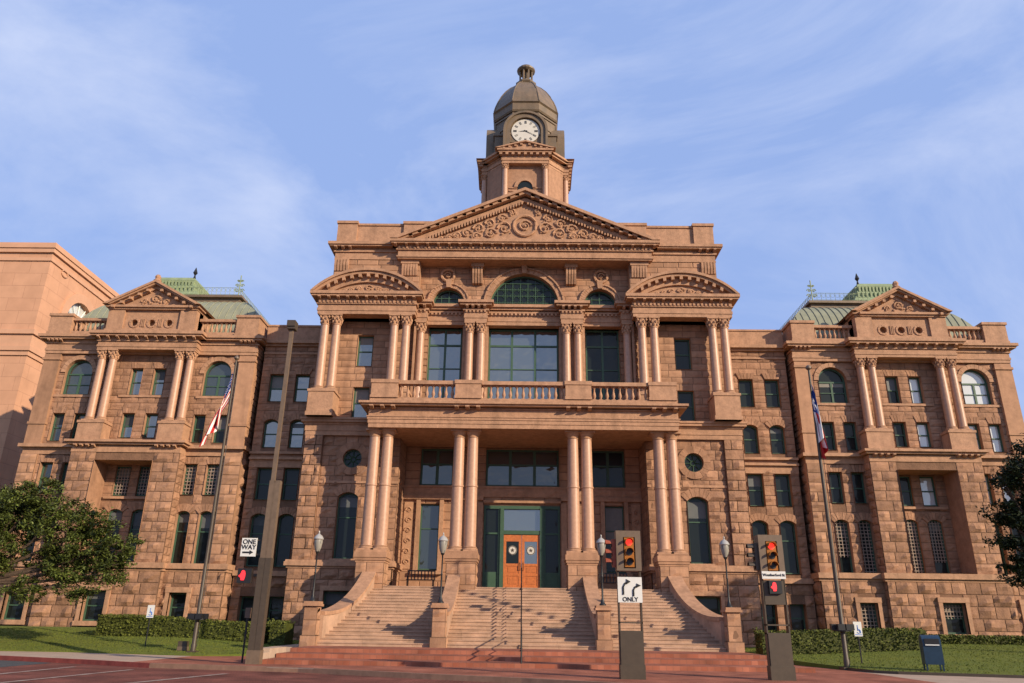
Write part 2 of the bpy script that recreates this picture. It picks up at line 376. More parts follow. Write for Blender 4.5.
# ------------------------------------------------------------------ windows
BLINDS = [mat('roller_blind_grey', (.10, .105, .10), .5, .1, spec=.5), mat('roller_blind_dark', (.05, .055, .05), .5, .1, spec=.5), mat('roller_blind_cream', (.17, .15, .12), .5, .1, spec=.5)]
_wc = {}
def window(parent, op, Y, style, glass=None):
    """frame mesh is the part, its pane / lattice are sub-parts; style gives bars"""
    k, cx, w, z0, z1 = op[:5]; glass = glass or M_glass
    key = (k, round(w, 3), round(z1 - z0, 3), style); h = z1 - z0
    if key not in _wc:
        o = (k, 0, w, 0, h); fr = MB(); fw_ = .085 if w < 1.5 else .11
        fr.ringY(outline(o), outline(o, fw_), -.03, .09)
        ow, oh = w / 2 - fw_, h - fw_
        def vb(x, a, b, t=.035): fr.box(x - t, x + t, -.015, .07, a, b)
        def hb(z, t=.035, a=None):
            q = hw(o, z) - fw_; fr.box(-q, q, -.02, .075, z - t, z + t)
        if style == 'sash': hb(h * .5)
        elif style == 'sash2': hb(h * .62)
        elif style == 'archtri':
            hb(h * .60, .05); vb(0, fw_, h * .60, .06); hb(h * .3, .025)
        elif style == 'hall3' or style == 'hall2':
            n = 3 if style == 'hall3' else 2
            for i in range(1, n): vb(-w / 2 + w * i / n, fw_, h - fw_, .07)
            hb(h - 1.15, .06); hb(h - 2.75, .03)
        elif style == 'lunette':
            n = 9
            for i in range(1, n):
                x = -w / 2 + w * i / n; vb(x, fw_, math.sqrt(max(.01, (w / 2) ** 2 - x * x)) - .05, .022)
            for z in (.45, .95, 1.4, 1.85): hb(z, .022)
            for rr in (.45,):
                for cxx in [-w / 2 + w * i / 9 for i in range(1, 9)]:
                    for czz in (.45, .95, 1.4):
                        if math.hypot(cxx, czz) + .3 < w / 2: fr.lathe([(.16, 0)], 0, 0, 3) if 0 else fr.tube([(cxx + .17 * math.cos(t), 0, czz + .17 * math.sin(t)) for t in [i * PI / 4 for i in range(9)]], .014, 4)
        elif style == 'lunette2':
            vb(0, fw_, h - fw_, .03)
            for x in (-.5, .5): vb(x, fw_, math.sqrt(max(.01, (w / 2) ** 2 - x * x)) - .05, .018)
            hb(.4, .02); hb(.72, .02)
        elif style == 'oculus':
            for i in range(8):
                a = PI * i / 4; fr.tube([(.1 * math.cos(a), 0, h / 2 + .1 * math.sin(a)), (.44 * w * math.cos(a), 0, h / 2 + .44 * w * math.sin(a))], .03, 4)
            fr.tube([(.16 * math.cos(i * PI / 6), 0, h / 2 + .16 * math.sin(i * PI / 6)) for i in range(13)], .035, 4)
        elif style == 'trans3' or style == 'trans2':
            n = 3 if style == 'trans3' else 2
            for i in range(1, n): vb(-w / 2 + w * i / n, fw_, h - fw_, .09)
            hb(h * .58, .05)
        elif style == 'transom': pass
        pn = MB(); pn.prismY(outline(o, fw_ * .5), .04, .06)
        _wc[key] = (fr.mesh('window', M_green), pn, o, fw_)
    fm, pn, o, fw_ = _wc[key]
    f = link('window', fm, parent, (cx, Y, z0))
    pk = key + (glass.name,)
    if pk not in _wc: _wc[pk] = pn.mesh('pane', glass)
    link('pane', _wc[pk], f)
    if k in ('rect', 'seg', 'arch') and w < 2 and glass is not M_blind and random.random() < .42:
        fr_ = random.choice((.22, .33, .45, .5)) if k == 'rect' else random.choice((.15, .25))
        top = z1 - z0 - (fw_ if k == 'rect' else (.22 * w if k == 'seg' else w / 2)); b = MB()
        b.box(-w / 2 + fw_, w / 2 - fw_, .025, .038, top - (z1 - z0) * fr_, top); part('blind', b, random.choice(BLINDS), f)
    return f
def lattice(f, w, h, z0=0., name='lattice'):
    m = MB(); n = max(3, int(w / .17))
    for i in range(1, n): x = -w / 2 + w * i / n; m.box(x - .022, x + .022, -.06, -.035, z0 + .08, h - .08)
    k = int((h - z0) / .19)
    for i in range(1, k): z = z0 + (h - z0) * i / k; m.box(-w / 2 + .06, w / 2 - .06, -.07, -.045, z - .022, z + .022)
    return part(name, m, M_lat, f)
def sill(f, w, z=-.16, y=.35):
    m = MB(); m.box(-w / 2 - .14, w / 2 + .14, -y - .1, .02, z, z + .16); return part('sill', m, M_smooth, f)

# ------------------------------------------------------------------ columns
_cc = {}
def column(parent, x, y, z0, z1, r, cap, rich=True, ring=None, name='column'):
    key = (round(z1 - z0, 3), r, cap, rich, ring)
    if key not in _cc:
        h = z1 - z0 - cap; s = MB(); pf = []
        for i in range(9):
            t = i / 8; pf.append((r * (1 - .14 * t ** 1.6), .28 + (h - .28) * t))
        s.lathe(pf, 0, 0, 20)
        b = MB(); b.box(-r * 1.3, r * 1.3, -r * 1.3, r * 1.3, 0, .095)
        b.lathe([(r * 1.3, .09), (r * 1.33, .14), (r * 1.25, .185), (r * 1.1, .195), (r * 1.1, .215), (r * 1.18, .24), (r * 1.12, .275), (r * 1.0, .285)], 0, 0, 20)
        if ring: s.lathe([(r * 1.02, ring - .05), (r * 1.05, ring - .03), (r * 1.05, ring + .03), (r * 1.02, ring + .05)], 0, 0, 20)
        c = MB(); rt_ = r * .86
        if rich:
            c.lathe([(rt_ * 1.12, h), (rt_ * 1.15, h + .05), (rt_ * .98, h + .07), (rt_ * 1.02, h + cap * .5), (rt_ * 1.25, h + cap * .8), (rt_ * 1.3, h + cap * .86)], 0, 0, 16)
            for row, (zz, rr, n, o_) in enumerate(((.30, 1.16, 8, 0), (.56, 1.28, 8, PI / 8))):
                for k in range(n):
                    a = 2 * PI * k / n + o_; d = rt_ * rr
                    c.blob((d * math.cos(a), d * math.sin(a), h + cap * zz), rt_ * .26, rt_ * .26, cap * .15, 5)
            for k in range(4):
                a = PI / 4 + PI / 2 * k; d = rt_ * 1.52; c.blob((d * math.cos(a), d * math.sin(a), h + cap * .74), rt_ * .3, rt_ * .3, cap * .13, 6)
            q = rt_ * 1.42; c.box(-q, q, -q, q, h + cap * .86, h + cap)
        else:
            c.lathe([(rt_ * 1.1, h), (rt_ * 1.15, h + .04), (rt_, h + .06), (rt_ * 1.02, h + cap * .3), (rt_ * 1.4, h + cap * .6), (rt_ * 1.5, h + cap * .75)], 0, 0, 20)
            q = rt_ * 1.62; c.box(-q, q, -q, q, h + cap * .75, h + cap)
        _cc[key] = (s.mesh('column', M_col, True), b.mesh('base', M_smooth, True), c.mesh('capital', M_carve, True))
    s, b, c = _cc[key]
    o = link(name, s, parent, (x, y, z0)); link('base', b, o); link('capital', c, o); return o
def baluster_mesh(h, r=.11):
    m = MB(); m.box(-r, r, -r, r, 0, h * .08); m.box(-r, r, -r, r, h * .92, h)
    m.lathe([(r * .75, h * .08), (r * .5, h * .14), (r * .95, h * .34), (r * .8, h * .45), (r * .42, h * .68), (r * .5, h * .82), (r * .75, h * .86), (r * .75, h * .92)], 0, 0, 10)
    return m.mesh('baluster', M_smooth, True)
_bm = {}
def balusters(parent, x0, x1, y, z0, z1, n, y2=None):
    k = round(z1 - z0, 2)
    if k not in _bm: _bm[k] = baluster_mesh(z1 - z0)
    for i in range(n):
        t = (i + .5) / n; x = x0 + (x1 - x0) * t; yy = y if y2 is None else y + (y2 - y) * t
        link('baluster', _bm[k], parent, (x, yy, z0))
def scroll(mb, cx, cz, r, Y, s=1, turns=1.6, th=.05):
    pts = []; rad = []; n = int(turns * 10)
    for i in range(n + 1):
        t = i / n; a = t * turns * 2 * PI; rr = r * (1 - t * .85)
        pts.append((cx + s * rr * math.cos(a), Y, cz + rr * math.sin(a))); rad.append(th * (1.1 - .6 * t))
    mb.tube(pts, rad, 5); mb.blob((cx, Y, cz), th * 1.3, th * 1.3, th * 1.3, 5)
def leafspray(mb, cx, cz, r, Y, n=7):
    for i in range(n):
        a = random.uniform(0, 2 * PI); d = random.uniform(.3, 1) * r
        mb.blob((cx + d * math.cos(a), Y, cz + d * math.sin(a)), random.uniform(.05, .11), .05, random.uniform(.05, .1), 5)

# ================================================================== GROUND
g = MB(); g.box(-600, 600, -300, 900, -1.0, -.004); struct('ground', g, M_ground)
KERB = [(-60, -9.5), (-24, -12.2), (-20, -13.68), (-16, -15.4), (-12.7, -17.1), (-7.3, -18.2), (-2.7, -20.4), (0, -21.5), (4, -23.6), (9, -25.2), (16, -25.8), (60, -26)]
r_ = MB(); n = len(KERB)
for (a, b) in zip(KERB, KERB[1:]): r_.add([(a[0], -58, 0), (b[0], -58, 0), (b[0], b[1], 0), (a[0], a[1], 0)], [(0, 1, 2, 3)])
struct('road', r_, M_road)
r_ = MB(); r_.add([(-40, -30, .004), (-17.2, -30, .004), (-17.2, -15.1, .004), (-20, -13.9, .004), (-24, -12.4, .004), (-40, -11.2, .004)], [(0, 1, 2, 3, 4, 5)]); struct('parking_lane', r_, M_asph)
def strip(poly, off0, off1, z0, z1, i0=0, i1=None):
    m = MB(); P = poly[i0:i1]
    for a, b in zip(P, P[1:]):
        m.add([(a[0], a[1] + off0, z0), (b[0], b[1] + off0, z0), (b[0], b[1] + off1, z0), (a[0], a[1] + off1, z0),
               (a[0], a[1] + off0, z1), (b[0], b[1] + off0, z1), (b[0], b[1] + off1, z1), (a[0], a[1] + off1, z1)],
              [(0, 1, 5, 4), (4, 5, 6, 7), (3, 2, 6, 7), (0, 3, 7, 4), (1, 2, 6, 5)])
    return m
struct('kerb', strip(KERB, 0, .18, -.02, .15, 4), M_kerb)
struct('kerb_painted', strip(KERB, 0, .18, -.02, .15, 0, 5), M_kred)
m_ = MB()
for (x0, y0, x1, y1, w) in ((-15.3, -28, -15.2, -17.2, .1), (-13.5, -28, -12.75, -18.2, .1), (-11.2, -28, -9.2, -19.4, .11)):
    m_.add([(x0 - w, y0, .009), (x0 + w, y0, .009), (x1 + w, y1, .009), (x1 - w, y1, .009)], [(0, 1, 2, 3)])
m_.add([(-8.2, -18.55, .158), (-6.6, -18.9, .158), (-6.6, -19.05, .158), (-8.2, -18.7, .158)], [(0, 1, 2, 3)])
struct('road_marking', m_, M_line)
# pavements (0.15 high)
p_ = MB(); PA = [(x, y + .18) for x, y in KERB]
def pave(m, x0, x1, yb, z=.15):
    pts = [p for p in PA if x0 < p[0] < x1]
    def at(x):
        for a, b in zip(PA, PA[1:]):
            if a[0] <= x <= b[0]: return a[1] + (b[1] - a[1]) * (x - a[0]) / (b[0] - a[0])
    pts = [(x0, at(x0))] + pts + [(x1, at(x1))]
    m.prismZ(pts + [(x1, yb), (x0, yb)], -.02, z)
pave(p_, -60, -13.6, 0); struct('pavement', p_, M_conc)
p_ = MB(); pave(p_, -13.6, 12.2, 0); struct('brick_pavement', p_, M_brick)
p_ = MB(); pave(p_, 12.2, 60, -12); struct('pavement', p_, M_conc)
# brick terrace steps before the stair
t_ = MB()
for i, yf in enumerate((-16.4, -14.6, -12.8)):
    t_.box(-9.15, 10.2 - .25 * i, yf, -.3, .15 + .14 * i - (.0 if i else .02), .15 + .14 * (i + 1))
struct('brick_terrace', t_, M_brick)
def lerp(a, b, t): return a + (b - a) * t
def sst(t): t = min(1, max(0, t)); return t * t * (3 - 2 * t)
def lawnz(x, y):
    if x < 0:
        yf = -9.6 - (x + 20) * .24 if x > -20 else -9.6
        yf = max(min(yf, -9.4), -11.6); f = lerp(.35, 1, sst((-10.5 - x) / 8))
        return .19 + .86 * f * min(1, max(0, (y - yf) / (-.5 - yf))) ** .85
    f = lerp(.4, 1, sst((x - 11) / 9)); yf = -17.3
    return .19 + .88 * f * min(1, max(0, (y - yf) / (.2 - yf)))
def lawn(name, x0, x1, yfr, y1, nx=60, ny=24):
    m = MB(); vs = []; fs = []
    for i in range(nx + 1):
        x = lerp(x0, x1, i / nx)
        for j in range(ny + 1):
            y = lerp(yfr(x), y1, j / ny); vs.append((x, y, lawnz(x, y)))
    for i in range(nx):
        for j in range(ny): a = i * (ny + 1) + j; fs.append((a, a + ny + 1, a + ny + 2, a + 1))
    b = len(vs)
    for i in range(nx + 1): x = lerp(x0, x1, i / nx); vs.append((x, yfr(x), .0))
    for i in range(nx): fs.append((b + i, b + i + 1, (i + 1) * (ny + 1), i * (ny + 1)))
    b = len(vs)
    for xx in (x0, x1):                                  # side skirts
        i0 = 0 if xx == x0 else nx
        for j in range(ny + 1): y = lerp(yfr(xx), y1, j / ny); vs.append((xx, y, 0))
        for j in range(ny): fs.append((i0 * (ny + 1) + j, i0 * (ny + 1) + j + 1, b + j + 1, b + j))
        b = len(vs)
    m.add(vs, fs, .5)
    return struct(name, m, M_grass, True)
yfl = lambda x: -9.6 if x < -20 else -9.6 - (x + 20) * .27 if x < -13 else -11.5 + (x + 13) * .75
yfrr = lambda x: -9.9 - 6.2 * sst((x - 11.2) / 1.4) - 1.7 * min(1, max(0, (x - 12.2) / 5))
lawn('lawn', -60, -10.9, yfl, 4.5)
lawn('lawn', 11.2, 60, yfrr, 4.5)
# lawn grass blades (stuff)
gb = MB()
for k in range(26000):
    left = k % 2
    x = random.uniform(-34, -11) if left else random.uniform(11.5, 34); y = random.uniform((yfl if left else yfrr)(x) + .05, -1.5)
    z = lawnz(x, y); a = random.uniform(0, PI); w = .022; h = random.uniform(.03, .06); dx, dy = math.cos(a) * w, math.sin(a) * w
    gb.add([(x - dx, y - dy, z - .01), (x + dx, y + dy, z - .01), (x + random.uniform(-.05, .05), y + random.uniform(-.05, .05), z + h)], [(0, 1, 2)])
tag(part('grass', gb, M_grass, None), 'short mown green grass in front of the red granite courthouse', 'grass', kind='stuff')
e_ = MB()
for i in range(40):
    xa, xb = 11.2 + i * .6, 11.2 + (i + 1) * .6
    ya, yb = yfrr(xa), yfrr(xb)
    e_.add([(xa, ya - .12, .15), (xb, yb - .12, .15), (xb, yb, .15), (xa, ya, .15), (xa, ya - .12, .24), (xb, yb - .12, .24), (xb, yb, .24), (xa, ya, .24)], [(0, 1, 5, 4), (4, 5, 6, 7), (3, 2, 6, 7), (0, 3, 7, 4), (1, 2, 6, 5)])
e_.box(11.08, 11.2, -9.9, 0, .15, .3)
struct('lawn_edging', e_, M_brown)
g_ = MB(); g_.box(-11.0, -8.9, -9.5, -.4, .05, .5); struct('side_path', g_, M_conc)

# ================================================================== COURTHOUSE
CH = thing('courthouse', 'red granite courthouse with columned portico, green roofed end pavilions and domed clock tower', 'courthouse')
def P(name, mb, m=M_smooth, smooth=False): return part(name, mb, m, CH, smooth)

# ---- central block: lower corner blocks, with recessed panel, oculus, arched window
for s in (-1, 1):
    w = MB(); oc = ('circ', s * 10.25, 1.15, 10.2, 11.35); ar = ('seg', s * 10.3, 1.22, 4.95, 8.75); bs = ('rect', s * 10.3, 1.75, 1.85, 3.15)
    xa, xb = sorted((s * 7.4, s * 12.1))
    wall(w, xa, xb, 4.85, 12.15, 0, [oc, ar], course=.6, relief=.09, rough=.07)
    voussoirs(w, oc, 0, .42, .1, 12); voussoirs(w, ar, 0, .5, .1, 7)
    qa, qb = sorted((s * 12.1, s * 13.2))
    wall(w, qa, qb, 4.85, 12.15, -.2, course=.6, relief=.12, rough=.06, bw=(.6, 1.2))
    w.box(qa + .01, qb - .01, -.2, 3.7, 4.85, 12.15, .4)
    tfs = (lambda u, d, z, s=s: (s * (13.2 + d), u, z))
    wall(w, -.2, 3.7, 4.85, 12.15, 0, tf=tfs, course=.6, relief=.11, rough=.05)
    tfi = (lambda u, d, z, s=s: (s * (7.4 - d), u, z))
    wall(w, 0, 2.5, 3.4, 12.1, 0, tf=tfi, course=.46, relief=.03, rough=.03)
    ba, bb = sorted((s * 7.4, s * 13.35))
    wall(w, ba, bb, .1, 4.4, -.25, [bs], course=.6, relief=.12, rough=.07, bw=(.7, 1.15))
    tfb = (lambda u, d, z, s=s: (s * (13.35 + d), u, z)); wall(w, -.25, 3.7, .1, 4.4, 0, tf=tfb, course=.6, relief=.11, rough=.06)
    P('wall', w, M_rough)
    c = MB(); ca, cb = sorted((s * 7.4, s * 13.35))
    steps(c, ca, cb, -.25, 3.7, [(.08, 4.4, 4.52), (.2, 4.52, 4.74), (.14, 4.74, 4.85)])
    steps(c, ca, cb, -.12, 2.4, [(.0, 9.2, 9.3)])if 0 else None
    c.gi = 1; c.box(min(xa, xb), max(xa, xb), -.1, .02, 9.28, 9.42); c.gi = 2
    steps(c, ca + (.15 if s < 0 else 0), cb - (.15 if s > 0 else 0), -.2, 3.7, [(.02, 12.15, 12.42), (.06, 12.42, 12.8), (.12, 12.8, 12.92), (.28, 12.92, 13.08), (.34, 13.08, 13.2)])
    P('string_course', c)
    b = MB(); fx0, fx1 = s * 10.3 - 1.05, s * 10.3 + 1.05
    for a in ((fx0, fx0 + .2), (fx1 - .2, fx1)): b.box(a[0], a[1], -.38, -.2, 1.7, 3.36)
    b.box(fx0, fx1, -.4, -.2, 3.2, 3.45); b.box(fx0, fx1, -.42, -.2, 1.62, 1.86); P('window_surround', b)
    window(CH, oc, .25, 'oculus')
    f = window(CH, ar, .28, 'sash2', M_glass); sill(f, 1.22, y=.3)
    window(CH, bs, .05, 'transom')
# ---- porch: floor, back wall, ceiling
m = MB(); m.box(-7.4, 7.4, -2.45, 4, .2, 3.4); P('porch_floor', m, M_step)
m = MB()
door = ('rect', 0, 4.7, 3.4, 8.45); uw = [('rect', 0, 4.6, 9.65, 12.0)] + [('rect', s * 5.4, 2.1, 9.65, 12.0) for s in (-1, 1)]
lw = [('rect', s * 5.7, 1.2, 4.55, 8.5) for s in (-1, 1)]
wall(m, -7.4, 7.4, 3.4, 12.1, 2.5, [door] + uw + lw, course=.5, relief=.03, rough=.0, bw=(.9, 1.6))
P('porch_wall', m, M_ash)
m = MB()
m.box(-7.4, -2.4, 2.25, 2.5, 8.75, 9.0); m.box(2.4, 7.4, 2.25, 2.5, 8.75, 9.0); m.box(-2.4, 2.4, 2.3, 2.5, 8.6, 8.75)
wall(m, -7.4, 7.4, 8.95, 9.55, 2.38, course=.6, relief=.05, rough=.03, bw=(1, 1.6)); m.box(-7.4, 7.4, 2.3, 2.5, 9.5, 9.62)
for s in (-1, 1):
    for (a, b) in ((4.85, 5.1), (6.3, 6.55)): m.box(*sorted((s * a, s * b)), 2.3, 2.5, 4.3, 8.75)
    m.box(*sorted((s * 4.75, s * 6.65)), 2.2, 2.5, 4.3, 4.5)
    m.box(*sorted((s * 2.42, s * 2.75)), 2.3, 2.5, 3.4, 8.6)
P('porch_trim', m)
m = MB()
for s in (-1, 1):
    m.gi += 1; m.box(*sorted((s * 6.75, s * 7.3)), 2.42, 2.5, 4.6, 8.6)
    for i in range(6): scroll(m, s * 7.02, 5.0 + i * .62, .2, 2.4, s if i % 2 else -s, 1.3, .05)
P('carved_panel', m, M_carve)
m = MB(); m.box(-7.4, 7.4, -2.3, 2.6, 12.1, 12.25); P('porch_ceiling', m, M_smooth)
window(CH, uw[0], 2.7, 'trans3', M_glass3); window(CH, uw[1], 2.7, 'trans2', M_glass3); window(CH, uw[2], 2.7, 'trans2')
for i in (0, 1): f = window(CH, lw[i], 2.7, 'sash2', M_glass3 if i == 0 else M_glass)
# ---- entrance: green frame with doors
fr = MB()
Yd = 2.62
for x in (-2.35, -1.45, 1.33, 2.23): fr.box(x, x + .12, Yd - .12, Yd + .12, 3.4, 8.45)
for x in (-1.33, 1.12): fr.box(x, x + .22, Yd - .2, Yd + .1, 3.4, 8.3)
fr.box(-2.35, 2.35, Yd - .14, Yd + .12, 8.25, 8.45); fr.box(-1.3, 1.3, Yd - .16, Yd + .1, 6.72, 6.95)
for x in (-2.23, 1.45): fr.box(x, x + .78, Yd - .05, Yd + .08, 3.4, 4.5); fr.box(x, x + .78, Yd - .08, Yd + .08, 6.72, 6.82)
EN = P('entrance_screen', fr, M_green)
g = MB(); g.box(-2.3, 2.3, Yd + .02, Yd + .05, 4.4, 8.3); part('pane', g, M_glass2, EN)
g = MB(); g.box(-2.3, -1.2, Yd + .0, Yd + .018, 4.4, 8.3); g.gi = 1; g.box(1.2, 2.3, Yd, Yd + .018, 4.4, 8.3); part('side_pane', g, M_glass, EN)
for s in (-1, 1):
    d = MB(); x0, x1 = sorted((s * .015, s * 1.1))
    st = .16; zb, zt = 3.42, 6.7
    d.box(x0, x0 + st, Yd - .1, Yd - .02, zb, zt); d.box(x1 - st, x1, Yd - .1, Yd - .02, zb, zt)
    for a, b in ((zb, 3.7), (4.28, 4.42), (4.85, 5.0), (6.3, zt)): d.box(x0 + st, x1 - st, Yd - .1, Yd - .02, a, b)
    d.box(x0 + st, x1 - st, Yd - .075, Yd - .03, 3.7, 4.9); d.box(x0 + st, x1 - st, Yd - .07, Yd - .03, 6.3, 6.55)
    d.box(x0 + st + .12, x1 - st - .12, Yd - .09, Yd - .03, 3.82, 4.2); d.box(x0 + st + .12, x1 - st - .12, Yd - .09, Yd - .03, 4.5, 4.76)
    D = P('door', d, M_wood)
    cx = (x0 + x1) / 2
    g = MB(); g.box(x0 + st, x1 - st, Yd - .06, Yd - .045, 5.0, 6.3); part('pane', g, M_glass if s < 0 else M_glass2, D)
    g = MB(); g.prismY([(cx + .27 * math.cos(i * PI / 12), 5.78 + .27 * math.sin(i * PI / 12)) for i in range(24)], Yd - .07, Yd - .062)
    sm = part('round_seal', g, M_clock, D)
    g = MB()
    g.ringY([(cx + .26 * math.cos(i * PI / 12), 5.78 + .26 * math.sin(i * PI / 12)) for i in range(24)], [(cx + .22 * math.cos(i * PI / 12), 5.78 + .22 * math.sin(i * PI / 12)) for i in range(24)], Yd - .078, Yd - .07)
    for i in range(5):
        a = PI / 2 + i * 2 * PI / 5; b_ = a + PI / 5; c_ = a - PI / 5
        g.prismY([(cx, 5.78), (cx + .06 * math.cos(c_), 5.78 + .06 * math.sin(c_)), (cx + .13 * math.cos(a), 5.78 + .13 * math.sin(a)), (cx + .06 * math.cos(b_), 5.78 + .06 * math.sin(b_))], Yd - .08, Yd - .07)
    part('seal_star', g, M_brown, D)
    g = MB(); hx = s * .1; g.tube([(hx, Yd - .1, 4.6), (hx, Yd - .18, 4.65), (hx, Yd - .18, 5.0), (hx, Yd - .1, 5.05)], .02, 6); part('handle', g, M_black, D)
# ---- portico columns on pedestals
CX = (2.89, 3.67, 7.82, 8.58)
for s in (-1, 1):
    for x in CX: column(CH, s * x, -2.0, 5.25, 12.05, .35, .42, rich=False, ring=3.6)
    for (a, b) in ((2.4, 4.15), (7.35, 9.05)):
        m = MB(); x0, x1 = sorted((s * a, s * b)); m.box(x0 + .1, x1 - .1, -2.65, -1.3, 2.4, 4.72, .5)
        wall(m, x0 + .08, x1 - .08, 2.4, 4.6, -2.68, course=.55, relief=.05, rough=.03, bw=(.7, 1.1))
        for sx, xx in ((-1, x0 + .08), (1, x1 - .08)):
            wall(m, -2.68, -1.3, 2.4, 4.6, 0, tf=(lambda u, d, z, sx=sx, xx=xx: (xx + sx * d, u, z)), course=.55, relief=.05, rough=.03, bw=(.7, 1.1))
        steps(m, x0 + .05, x1 - .05, -2.7, -1.2, [(.0, 4.6, 4.7), (.05, 4.7, 4.85), (.09, 4.85, 5.13), (.03, 5.13, 5.25)])
        P('pedestal', m, M_ash)
# ---- balcony entablature and balustrade
m = MB(); prof = [(.0, 12.05, 12.3), (.04, 12.3, 12.52), (.08, 12.52, 12.66), (.12, 12.66, 12.72), (.02, 12.72, 13.14), (.1, 13.14, 13.22), (.42, 13.27, 13.37), (.55, 13.37, 13.5)]
steps(m, -8.9, 8.9, -2.75, 1.3, prof)
for cx in (-8.1, -3.2, 3.2, 8.1): modillions(m, cx - .62, cx + .62, -2.85, 13.1, 13.27, 3, .42, .22)
dentils(m, -8.9, 8.9, -2.84, 13.14, 13.22, .5, .1, .04) if 0 else None
m.box(-8.9, 8.9, -2.9, -2.2, 13.5, 13.78)
for s in (-1, 1): m.box(*sorted((s * 8.9, s * 8.3)), -2.2, 0, 13.5, 13.78)
P('balcony', m)
m = MB()
for a, b in ((-7.3, -3.95), (-2.45, 2.45), (3.95, 7.3)): m.gi += 1; m.box(a, b, -2.92, -2.45, 14.62, 14.84)
for s in (-1, 1): m.gi += 1; m.box(*sorted((s * 8.82, s * 8.4)), -2.2, .6, 14.62, 14.84)
BR = P('balustrade', m)
for a, b, n in ((-7.3, -3.95, 9), (-2.45, 2.45, 13), (3.95, 7.3, 9)): balusters(BR, a, b, -2.68, 13.78, 14.62, n)
m = MB()
for a, b in ((2.45, 3.95), (7.3, 8.85)):
    for s in (-1, 1):
        m.gi += 1; x0, x1 = sorted((s * a, s * b)); m.box(x0, x1, -2.95, -2.2, 13.78, 14.66); m.box(x0 - .05, x1 + .05, -3.0, -2.15, 14.66, 14.88); m.box(x0 - .03, x1 + .03, -2.98, -2.2, 13.78, 13.95)
P('balcony_pier', m)
# ---- upper central wall (windows between the columns, mid entablature, lunettes)
m = MB(); hw_ = [('rect', 0, 4.55, 13.5, 19.75), ('rect', -5.13, 2.2, 13.5, 19.75), ('rect', 5.13, 2.2, 13.5, 19.75)]
wall(m, -7.0, 7.0, 13.5, 19.8, 1.2, hw_, course=.45, relief=.045, rough=0., depth=.25)
mid = ('arch', 0, 4.55, 21.1, 23.5); sma = [('arch', s * 5.0, 2.1, 21.1, 22.43) for s in (-1, 1)]
wall(m, -7.0, 7.0, 21.1, 24.3, .8, [mid] + sma, course=.4, relief=.045, rough=0.02, bw=(.6, 1.3), depth=.35)
P('wall', m, M_ash)
m = MB()
for o, t in ((mid, .3), (sma[0], .24), (sma[1], .24)):
    m.gi += 1; voussoirs(m, o, .78, t, .12, 24); k, cx, w, z0, z1 = o
    voussoirs(m, (k, cx, w + 2 * t, z0, z1 + t), .78, .1, .2, 24)
    m.prismY([(cx - .14, z1 - .05), (cx + .14, z1 - .05), (cx + .2, z1 + t + .22), (cx - .2, z1 + t + .22)], .45, .8)
P('archivolt', m)
window(CH, hw_[0], 1.42, 'hall3', M_glass2); window(CH, hw_[1], 1.42, 'hall2', M_glass2); window(CH, hw_[2], 1.42, 'hall2', M_glass)
window(CH, mid, 1.12, 'lunette'); [window(CH, o, 1.12, 'lunette2') for o in sma]
m = MB(); pr = [(.0, 19.75, 20.0), (.04, 20.0, 20.2), (.02, 20.2, 20.55), (.1, 20.55, 20.68), (.22, 20.75, 20.9), (.36, 20.9, 21.1)]
steps(m, -6.95, 6.95, .6, 1.5, pr, False, False); dentils(m, -6.9, 6.9, .52, 20.4, 20.55, .26, .14, .08)
for cx in (-6.65, -3.1, 3.1, 6.65):
    h = .72 if abs(cx) < 5 else .38
    steps(m, cx - h, cx + h, .0, .62, [(.0, 19.75, 20.0), (.04, 20.0, 20.2), (.02, 20.2, 20.5), (.12, 20.5, 20.62), (.3, 20.82, 20.95), (.42, 20.95, 21.13)])
    modillions(m, cx - h + .15, cx + h - .15, -.1, 20.6, 20.82, 4 if h > .5 else 2, .28, .16); dentils(m, cx - h, cx + h, -.04, 20.38, 20.5, .22, .12, .08)
P('entablature', m)
for s in (-1, 1):
    for x in (2.74, 3.48, 6.62): column(CH, s * x, .3, 14.0, 19.75, .27, .72)
    m = MB(); m.box(*sorted((s * 2.3, s * 3.95)), -.1, .7, 13.5, 14.0); m.box(*sorted((s * 2.3, s * 3.95)), .69, 1.2, 13.5, 19.75); m.gi = 1; m.box(*sorted((s * 6.2, s * 7.0)), -.1, .7, 13.5, 14.0); P('pilaster', m)
# roundel wreaths + fluted brackets below main entablature
for s in (-1, 1):
    m = MB(); m.tube([(s * 5.1 + .42 * math.cos(i * PI / 8), .7, 23.35 + .42 * math.sin(i * PI / 8)) for i in range(17)], .1, 6)
    scroll(m, s * 5.1, 23.35, .25, .7, s, 1.4, .06); P('wreath_roundel', m, M_carve)
    for cx, w in ((3.1, .42), (7.55, .6)):
        m = MB(); x0 = s * cx; m.box(x0 - w, x0 + w, .1 if cx < 5 else -.25, .8, 23.75, 24.0)
        for i in range(4 if cx < 5 else 6):
            n_ = 4 if cx < 5 else 6; q = 2 * (w - .06) / n_; xx = x0 - w + .06 + i * q
            m.prismX([(.75, 22.65 if cx < 5 else 22.9), (.5 if cx < 5 else -.1, 22.7 if cx < 5 else 22.95), (.2 if cx < 5 else -.2, 23.3), (.16 if cx < 5 else -.22, 23.75), (.75, 23.75)], xx + .02, xx + q - .03)
        P('fluted_bracket', m)
